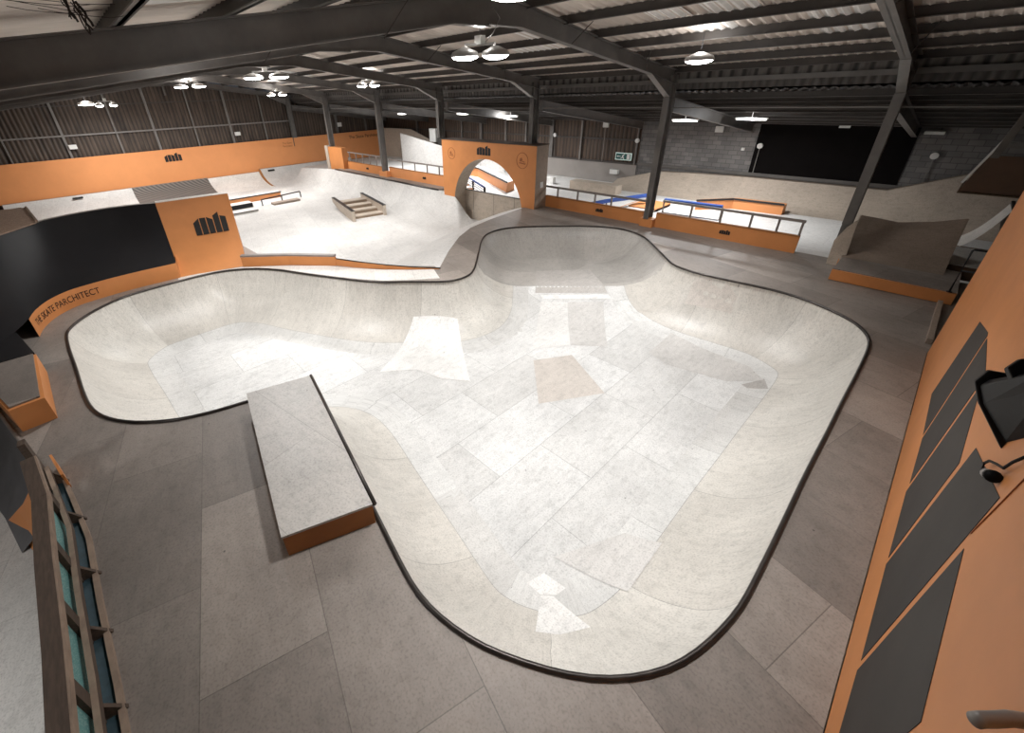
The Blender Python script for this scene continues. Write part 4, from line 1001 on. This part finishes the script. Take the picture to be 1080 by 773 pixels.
# wall boxes (emergency lights, sounders) and conduits
def wbox(label, x, y, z, s=(.16, .06, .12), mat='white', conduit=None, name='wall_light_box', cat='wall fitting'):
    t = thing(name, label, cat, (x, y, z))
    G().box((x-s[0], y-s[1], z-s[2]), (x+s[0], y+s[1], z+s[2])).build('case', M[mat], t, bevel=.015)
    if conduit is not None: G().bar((x, y, z-s[2]), (x, y, conduit), .03, .03).build('conduit', M['steel_light'], t)
    return t
wbox('white box light on the gable stud left of the bar logo', PXW+.35, .98, 2.62, (.06, .22, .14))
wbox('white box light on the gable stud right of the bar logo', PXW+.35, 11.95, 2.62, (.06, .22, .14))
wbox('white box light on the gable cladding beyond the farthest column', PXW+.3, 21.5, 2.7, (.06, .2, .18))
wbox('white light box high on the brown cladding above the exit sign', -15.99, FY-.2, 2.9, (.2, .06, .16), 'white', .7)
wbox('white square light box high on the grey block wall', -9.2, FY-.15, 2.82, (.2, .06, .15))
wbox('white square box at the top edge of the black sheet', -3.98, FY-.18, 3.15, (.2, .05, .13))
wbox('white strip bracket high on the dark block wall at the far right', -1.05, FY-.2, 2.92, (.3, .1, .06))
wbox('small white round sensor on the block wall left of the black sheet', -7.85, FY-.08, 1.9, (.08, .04, .07))
wbox('white lit floodlight box standing on the grey wall below the exit sign', -14.9, FY-.35, .15, (.28, .12, .14))
wbox('white box light hanging on the cladding seen just above the arch wall', -22.0, FY-.2, 2.35, (.18, .06, .15))
for lab, x, z, zt in (('round white sounder on a conduit left edge of the black sheet', -7.1, 2.1, .8), ('round grey sounder on a conduit right of the black sheet', -.75, 2.05, .9),
                      ('round white sounder on the corner where cladding meets block wall', -13.75, 2.05, .8), ('round white sounder on the stud right of the arch wall', -20.0, 2.15, .7)):
    t = thing('wall_sounder', lab, 'wall fitting', (x, FY-.15, z))
    a = G(); K = 16
    a.prism([(x+.13*math.cos(2*PI*k/K), FY-.08, z+.13*math.sin(2*PI*k/K)) for k in range(K)], (0, -.1, 0)).build('disc', M['white'], t)
    G().bar((x, FY-.1, z-.12), (x, FY-.1, zt), .04, .03).build('conduit', M['steel_light'], t)
# exit sign
ex = thing('exit_sign', 'rectangular white and green running man exit sign on the brown cladding', 'sign', (-14.1, FY-.3, 1.1))
G().box((-15.0, FY-.3, .88), (-13.9, FY-.24, 1.32)).build('case', M['sign'], ex, bevel=.01)
G().box((-14.95, FY-.306, .93), (-13.95, FY-.3, 1.27)).build('green_face', M['sign_green'], ex)
g = G(); yy = FY-.312; sg = lambda pts: g.prism([(a_, yy, b_) for a_, b_ in pts], (0, -.004, 0))
sg([(-14.62, 1.08), (-14.80, 1.08), (-14.80, 1.04), (-14.88, 1.10), (-14.80, 1.16), (-14.80, 1.12), (-14.62, 1.12)])
sg([(-14.55, 1.15), (-14.42, 1.21), (-14.38, 1.17), (-14.45, 1.08), (-14.36, 1.0), (-14.4, .95), (-14.5, 1.04), (-14.58, .96), (-14.62, .98), (-14.5, 1.1)])
sg([(-14.42, 1.22), (-14.36, 1.22), (-14.36, 1.27), (-14.42, 1.27)])
sg([(-14.2, .95), (-14.0, .95), (-14.0, 1.25), (-14.2, 1.25)])
g.build('pictogram', M['white'], ex)

# ------------------------------------------------------------------ side aisle park (beyond the barriers)
fw = thing('far_bank_wall', 'long pale curved plywood bank wall at the foot of the far block wall', 'bank', (-8, 26, LZ))
PROF = [(-14.54, -.24), (-12.0, .44), (-9.46, .55), (-7.1, .60), (-2.83, .60), (-1.67, .60), (.85, 1.63), (3.5, 2.6)]
def lin(x, P):
    for (x0, z0), (x1, z1) in zip(P, P[1:]):
        if x <= x1: return z0+(z1-z0)*(x-x0)/(x1-x0)
    return P[-1][1]
xs = sorted(set([p[0] for p in PROF]+list(np.arange(-14.5, 3.5, .5)))); v = []; f = []; n = 10
for x in xs:
    zt = lin(x, PROF)
    for k in range(n+1):
        s = k/n; v.append((x, 26.5-1.5*s, LZ+(zt-LZ)*(1-math.sin(s*PI/2))**1.15+.003))
for a_ in range(len(xs)-1):
    for k in range(n): f.append((a_*(n+1)+k, a_*(n+1)+k+1, (a_+1)*(n+1)+k+1, (a_+1)*(n+1)+k))
mk('riding_face', v, f, M['wood_shed'], fw, True)
v = []; f = []
for x in xs: zt = lin(x, PROF); v += [(x, 26.5, zt), (x, 26.9, zt), (x, 26.9, LZ)]
for a_ in range(len(xs)-1): f += [(3*a_, 3*a_+1, 3*a_+4, 3*a_+3), (3*a_+1, 3*a_+2, 3*a_+5, 3*a_+4)]
mk('top_ledge', v, f, M['wood_tan'], fw)

ol = thing('orange_aisle_ledge', 'bent orange ledge with dark edge on the side aisle floor below the block wall', 'ledge', (-6.8, 24, LZ))
OP = [(-8.14, 22.96), (-6.92, 24.35), (-4.8, 24.5)]
for a_, b_ in zip(OP, OP[1:]):
    G().prism([(a_[0], a_[1], LZ), (b_[0], b_[1], LZ), (b_[0], b_[1]+.5, LZ), (a_[0], a_[1]+.5, LZ)], (0, 0, .46)).build('body', M['orange_lit'], ol)
    G().bar((a_[0], a_[1], LZ+.48), (b_[0], b_[1], LZ+.48), .09, .08).build('edge', M['blackrail'], ol)
def flat_bar_rail(name, label, pts, zt, mat, zbase=LZ, legs=True, w=.22, h=.14):
    t = thing(name, label, 'rail', (pts[0][0], pts[0][1], zbase))
    for a_, b_ in zip(pts, pts[1:]):
        G().bar((a_[0], a_[1], a_[2]), (b_[0], b_[1], b_[2]), w, h).build('top_bar', mat, t)
    for p in pts: G().box((p[0]-.03, p[1]-.03, zbase), (p[0]+.03, p[1]+.03, p[2])).build('leg', M['steel'], t)
    return t
flat_bar_rail('blue_rail', 'bright blue flat rail crossing behind the tall column in the side aisle', [(-9.14, 21.57, 0), (-6.56, 21.8, 0)], 0, M['blue'])
flat_bar_rail('blue_rail', 'sloping bright blue rail left of the tall column above orange steps', [(-11.48, 18.6, -.02), (-11.18, 19.64, 0), (-10.27, 22.06, 0)], 0, M['blue'])
st = thing('orange_steps', 'orange and white stepped block in the side aisle left of the tall column', 'steps', (-11, 21.5, LZ))
for k in range(3):
    G().box((-11.2+k*.2, 19.8+k*.7, LZ), (-9.4, 23.0, LZ+.05+.06*(k))).build('step', M['orange_lit'] if k != 1 else M['deck_pale'], st)
tag(G().box((-16.1, 23.5, LZ), (-12.9, 24.2, -.08)).build('plywood_box', M['wood_shed']), 'tan plywood box wall on the side aisle floor right of the arch wall', 'skate box')
tag(G().box((-18.53, 24.0, LZ), (-17.8, 24.3, -.15)).build('upright_board', M['shed_floor']), 'pale upright panel seen just right of the arch wall end', 'panel')
# ledge and handrail seen through the round opening
al = thing('orange_hubba', 'large orange ledge with black coping and white top seen through the round opening', 'ledge', (-23, 23, LZ))
A0, A1, A2 = Vector((-24.8, 23.0)), Vector((-24.0, 23.0)), Vector((-18.42, 20.15))
for a_, b_, z0, z1 in ((A0, A1, 0, 0), (A1, A2, 0, 0)):
    nn = Vector((-.25, .95)); nn.normalize()
    v = [(a_.x, a_.y, LZ), (b_.x, b_.y, LZ), (b_.x, b_.y, z1), (a_.x, a_.y, z0), (a_.x+nn.x*1.0, a_.y+nn.y*1.0, LZ), (b_.x+nn.x*1.0, b_.y+nn.y*1.0, LZ), (b_.x+nn.x*1.0, b_.y+nn.y*1.0, z1), (a_.x+nn.x*1.0, a_.y+nn.y*1.0, z0)]
    mk('body', v, [(0, 1, 2, 3), (1, 5, 6, 2), (4, 0, 3, 7)], M['orange_lit'], al)
    mk('white_top', [(x, y, z+.004) for x, y, z in (v[3], v[2], v[6], v[7])], [(0, 1, 2, 3)], M['shed_floor'], al)
    G().bar((a_.x, a_.y, z0+.03), (b_.x, b_.y, z1+.03), .10, .07).build('coping', M['blackrail'], al)
hr = thing('blue_handrail', 'blue topped handrail with thin white bars seen through the round opening', 'handrail', (-22.5, 21, LZ))
H0, H1 = Vector((-22.7, 20.5)), Vector((-18.46, 18.24))
G().bar((H0.x, H0.y, 0), (H1.x, H1.y, 0), .09, .09).build('top_bar', M['blue'], hr)
for k in range(3): G().bar((H0.x, H0.y, -.16-.14*k), (H1.x, H1.y, -.16-.14*k), .03, .03).build('white_bar', M['rail_grey'], hr)
for t in (0, .45, 1):
    p = H0.lerp(H1, t); G().box((p.x-.05, p.y-.05, LZ), (p.x+.05, p.y+.05, 0)).build('post', M['blackrail'], hr)
sv = thing('aisle_stairs', 'orange and white steps seen through the left of the round opening', 'stairs', (-22.5, 19, LZ))
for k in range(5):
    x = -22.3+k*.75; y = 20.0-k*.40
    G().prism([(x, y, LZ+.42-.09*k), (x+.5, y-.25, LZ+.42-.09*k), (x-.1, y-1.3, LZ+.42-.09*k), (x-.6, y-1.05, LZ+.42-.09*k)], (0, 0, .05)).build('tread', M['shed_floor'], sv)
    G().prism([(x+.5, y-.25, LZ), (x-.1, y-1.3, LZ), (x-.1, y-1.3, LZ+.42-.09*k), (x+.5, y-.25, LZ+.42-.09*k)], (.03, 0, 0)).build('riser', M['orange_lit'], sv)
# far wall panels of the side aisle seen above the distant barriers
tag(G().prism([(-41.5, 26.0, LZ), (-33.6, 26.5, LZ), (-33.6, 26.5, 1.1), (-36.8, 26.3, 2.1), (-41.5, 26.0, 2.1)], (0, .1, 0)).build('beige_side_panel', M['wood_shed']), 'tan panel in the far corner of the side aisle beside the orange wall', 'panel')
tag(G().prism([(-36.0, 24.5, LZ), (-24.0, 25.9, LZ), (-24.0, 25.9, .75), (-30.2, 25.2, .9), (-36.0, 24.5, 1.9)], (0, .1, 0)).build('white_ramp_wall', M['shed_floor']), 'large white sloping ramp wall in the side aisle behind the distant barriers', 'ramp')
tag(G().box((-33.0, 25.6, 1.2), (-32.1, 26.0, 2.3)).build('white_cabinet', M['white'], None, bevel=.03), 'white cabinet standing on the ledge behind the distant white ramp wall', 'cabinet')
tag(G().box((-32.0, 25.7, 1.0), (-29.6, 26.1, 1.55)).build('dark_box', M['mesh_dark'], None, bevel=.02), 'dark low box right of the distant white cabinet', 'box')
struct(G().box((-42.1, 16.95, LZ), (-42.0, 27.0, 1.0)).build('trim_%d' % i, M['wood_tan'])); i += 1

# bank from the deck down to the side aisle, right of the barriers
sb = mk('pale_bank', [(-2.6, 17.1, 0.005), (-1.45, 17.1, .005), (-1.95, 20.5, LZ+.005), (-3.2, 20.5, LZ+.005)], [(0, 1, 2, 3)], M['shed_floor'])
tag(sb, 'brightly lit pale bank sloping down between the right barrier end and the tan ramp', 'bank')

# ------------------------------------------------------------------ tan quarter ramp on a box at the right
tr = thing('tan_quarter_ramp', 'wide tan plywood quarter ramp rising from a low orange fronted box at the right', 'quarter pipe', (-.2, 16.6, 0))
G().box((-1.36, 15.0, .02), (1.06, 15.06, .31)).build('orange_board', M['orange'], tr)
G().box((-1.36, 15.06, .0), (1.06, 16.9, .33)).build('platform', M['deck'], tr)
v = []; f = []; n = 12
TOPZ = [(-1.38, 1.13), (-.6, 1.06), (.1, 1.2), (.72, 1.4)]
xs = list(np.linspace(-1.38, .72, 12))
for x in xs:
    zt = lin(x, TOPZ)
    for k in range(n+1):
        s = k/n; v.append((x-.12*s*(x < -1.3), 16.3+2.15*s, .335+(zt-.335)*(s**1.5)))
for a_ in range(len(xs)-1):
    for k in range(n): f.append((a_*(n+1)+k, (a_+1)*(n+1)+k, (a_+1)*(n+1)+k+1, a_*(n+1)+k+1))
mk('riding_face', v, f, M['wood_tan'], tr, True)
lf = [v[k] for k in range(n+1)]
G().prism([(p[0]-.0, p[1], p[2]) for p in lf]+[(-1.5, 18.45, LZ), (-1.38, 16.3, LZ)], (-.03, 0, 0)).build('side_board', M['wood_shed'], tr)
rt = [v[(len(xs)-1)*(n+1)+k] for k in range(n+1)]
G().prism(rt+[(.72, 18.45, 0), (.72, 16.3, 0)], (.03, 0, 0)).build('side_board', M['wood_tan'], tr)
G().prism([(-1.62, 16.55, 0), (-1.36, 16.4, 0), (-1.36, 16.4, .22), (-1.62, 16.55, .22)], (-.0, .02, 0)).build('orange_kick', M['orange'], tr)
G().prism([(-1.69, 16.45, 0), (-1.71, 16.45, .74), (-1.55, 16.45, 1.15), (-1.37, 16.45, 1.41), (-1.31, 16.45, .39), (-1.32, 16.45, 0)], (0, .06, 0)).build('front_side_board', M['wood_shed'], tr)
# ramp and ledges behind, right edge of the frame
cr = thing('curved_white_ramp', 'small pale curved ramp with black edge beyond the tan ramp at the right', 'quarter pipe', (1.2, 20, LZ))
v = []; f = []; n = 10
for k in range(n+1):
    s = k/n; x = .55+.95*s; z = .20+1.3*s**2.2
    v += [(x, 19.6, z), (x+.02, 21.2, z)]
for k in range(n): f.append((2*k, 2*k+2, 2*k+3, 2*k+1))
mk('riding_face', v, f, M['deck_pale'], cr, True)
G().box((1.5, 19.55, .9), (1.58, 21.3, 1.52)).build('black_edge', M['blackrail'], cr)
G().box((.55, 19.62, 0), (1.6, 19.7, .34)).build('front_board', M['wood_brown'], cr)
lb = thing('low_brown_ledge', 'low ledge with brown front and pale top beyond the tan ramp', 'ledge', (1.4, 18, 0))
G().box((.72, 17.3, 0), (2.6, 17.4, .35)).build('front_board', M['dark_brown'], lb)
G().box((.72, 17.4, .3), (2.6, 19.5, .36)).build('top_sheet', M['deck_pale'], lb)
br_ = thing('black_handrail', 'thin bent black metal rail standing at the right end of the tan ramp', 'rail', (1.0, 15.4, 0))
G().box((.87, 14.98, .33), (.97, 15.08, .345)).tube([(.92, 15.03, .33), (.92, 15.03, 1.38), (.94, 15.03, 1.40), (1.9, 15.05, 1.41)], .022, 8).build('rail', M['blackrail'], br_, True)
G().tube([(.93, 15.03, .88), (1.9, 15.05, .88)], .018, 8).build('cross_bar', M['blackrail'], br_, True)
# brown balcony panel at the upper right
bp = thing('brown_balcony', 'brown orange balcony panel with timber post at the upper right edge', 'balcony', (1.2, 19, 2))
v0 = [(.17, 18.0, 2.15), (.52, 18.0, 3.15), (2.6, 18.0, 3.15), (2.6, 18.0, 2.15)]
G().prism([(.25, 18.0, 2.15), (2.8, 18.0, 2.15), (2.8, 18.0, 3.1), (.50, 18.0, 3.1)], (0, .08, 0)).build('panel', M['dark_brown'], bp)
G().prism([(.25, 18.0, 2.12), (2.8, 18.0, 2.12), (2.8, 20.0, 2.12), (.3, 20.0, 2.12)], (0, 0, .06)).build('underside', M['wood_brown'], bp)
G().prism([(.50, 17.96, 3.05), (.66, 17.96, 3.05), (.85, 17.96, 4.3), (.70, 17.96, 4.3)], (0, .12, 0)).build('post', M['post_grey'], bp)
G().bar((.25, 17.98, 2.4), (.60, 17.98, 3.5), .03, .05).build('edge_strip', M['white'], bp)
G().box((.7, 17.95, 3.3), (2.8, 18.05, 3.42)).build('rail', M['steel'], bp)
for x_, z0_, z1_ in ((2.1, GZ, 2.12), (2.7, GZ, 2.12)): G().box((x_-.06, 19.7, z0_+.3), (x_+.06, 19.82, z1_)).build('leg', M['timber'], bp)

# ------------------------------------------------------------------ world, camera, view
wd = bpy.data.worlds.new('world'); SC.world = wd; wd.use_nodes = True
wd.node_tree.nodes['Background'].inputs[0].default_value = (.8, .85, 1, 1); wd.node_tree.nodes['Background'].inputs[1].default_value = .05

cam = bpy.data.cameras.new('camera'); co = bpy.data.objects.new('camera', cam); COL.objects.link(co)
cam.sensor_width = 36; cam.sensor_fit = 'HORIZONTAL'; cam.lens = 442.9516/1080*36
cam.shift_x = (540-487.9221)/1080; cam.shift_y = (342.0655-386.5)/1080; cam.clip_start = .05; cam.clip_end = 200
yaw, pit, rol = -.8545, .5033, -.0390
fw_ = Vector((math.sin(yaw)*math.cos(pit), math.cos(yaw)*math.cos(pit), -math.sin(pit)))
r_ = Vector((math.cos(yaw), -math.sin(yaw), 0)); u_ = r_.cross(fw_)
r2 = r_*math.cos(rol)+u_*math.sin(rol); u2 = -r_*math.sin(rol)+u_*math.cos(rol)
co.matrix_world = Matrix(((r2.x, u2.x, -fw_.x, 0), (r2.y, u2.y, -fw_.y, 0), (r2.z, u2.z, -fw_.z, 5.0), (0, 0, 0, 1)))
SC.camera = co
SC.view_settings.view_transform = 'Standard'; SC.view_settings.look = 'None'; SC.view_settings.gamma = 1
SC.view_settings.exposure = 0.0; SC.view_settings.use_curve_mapping = False
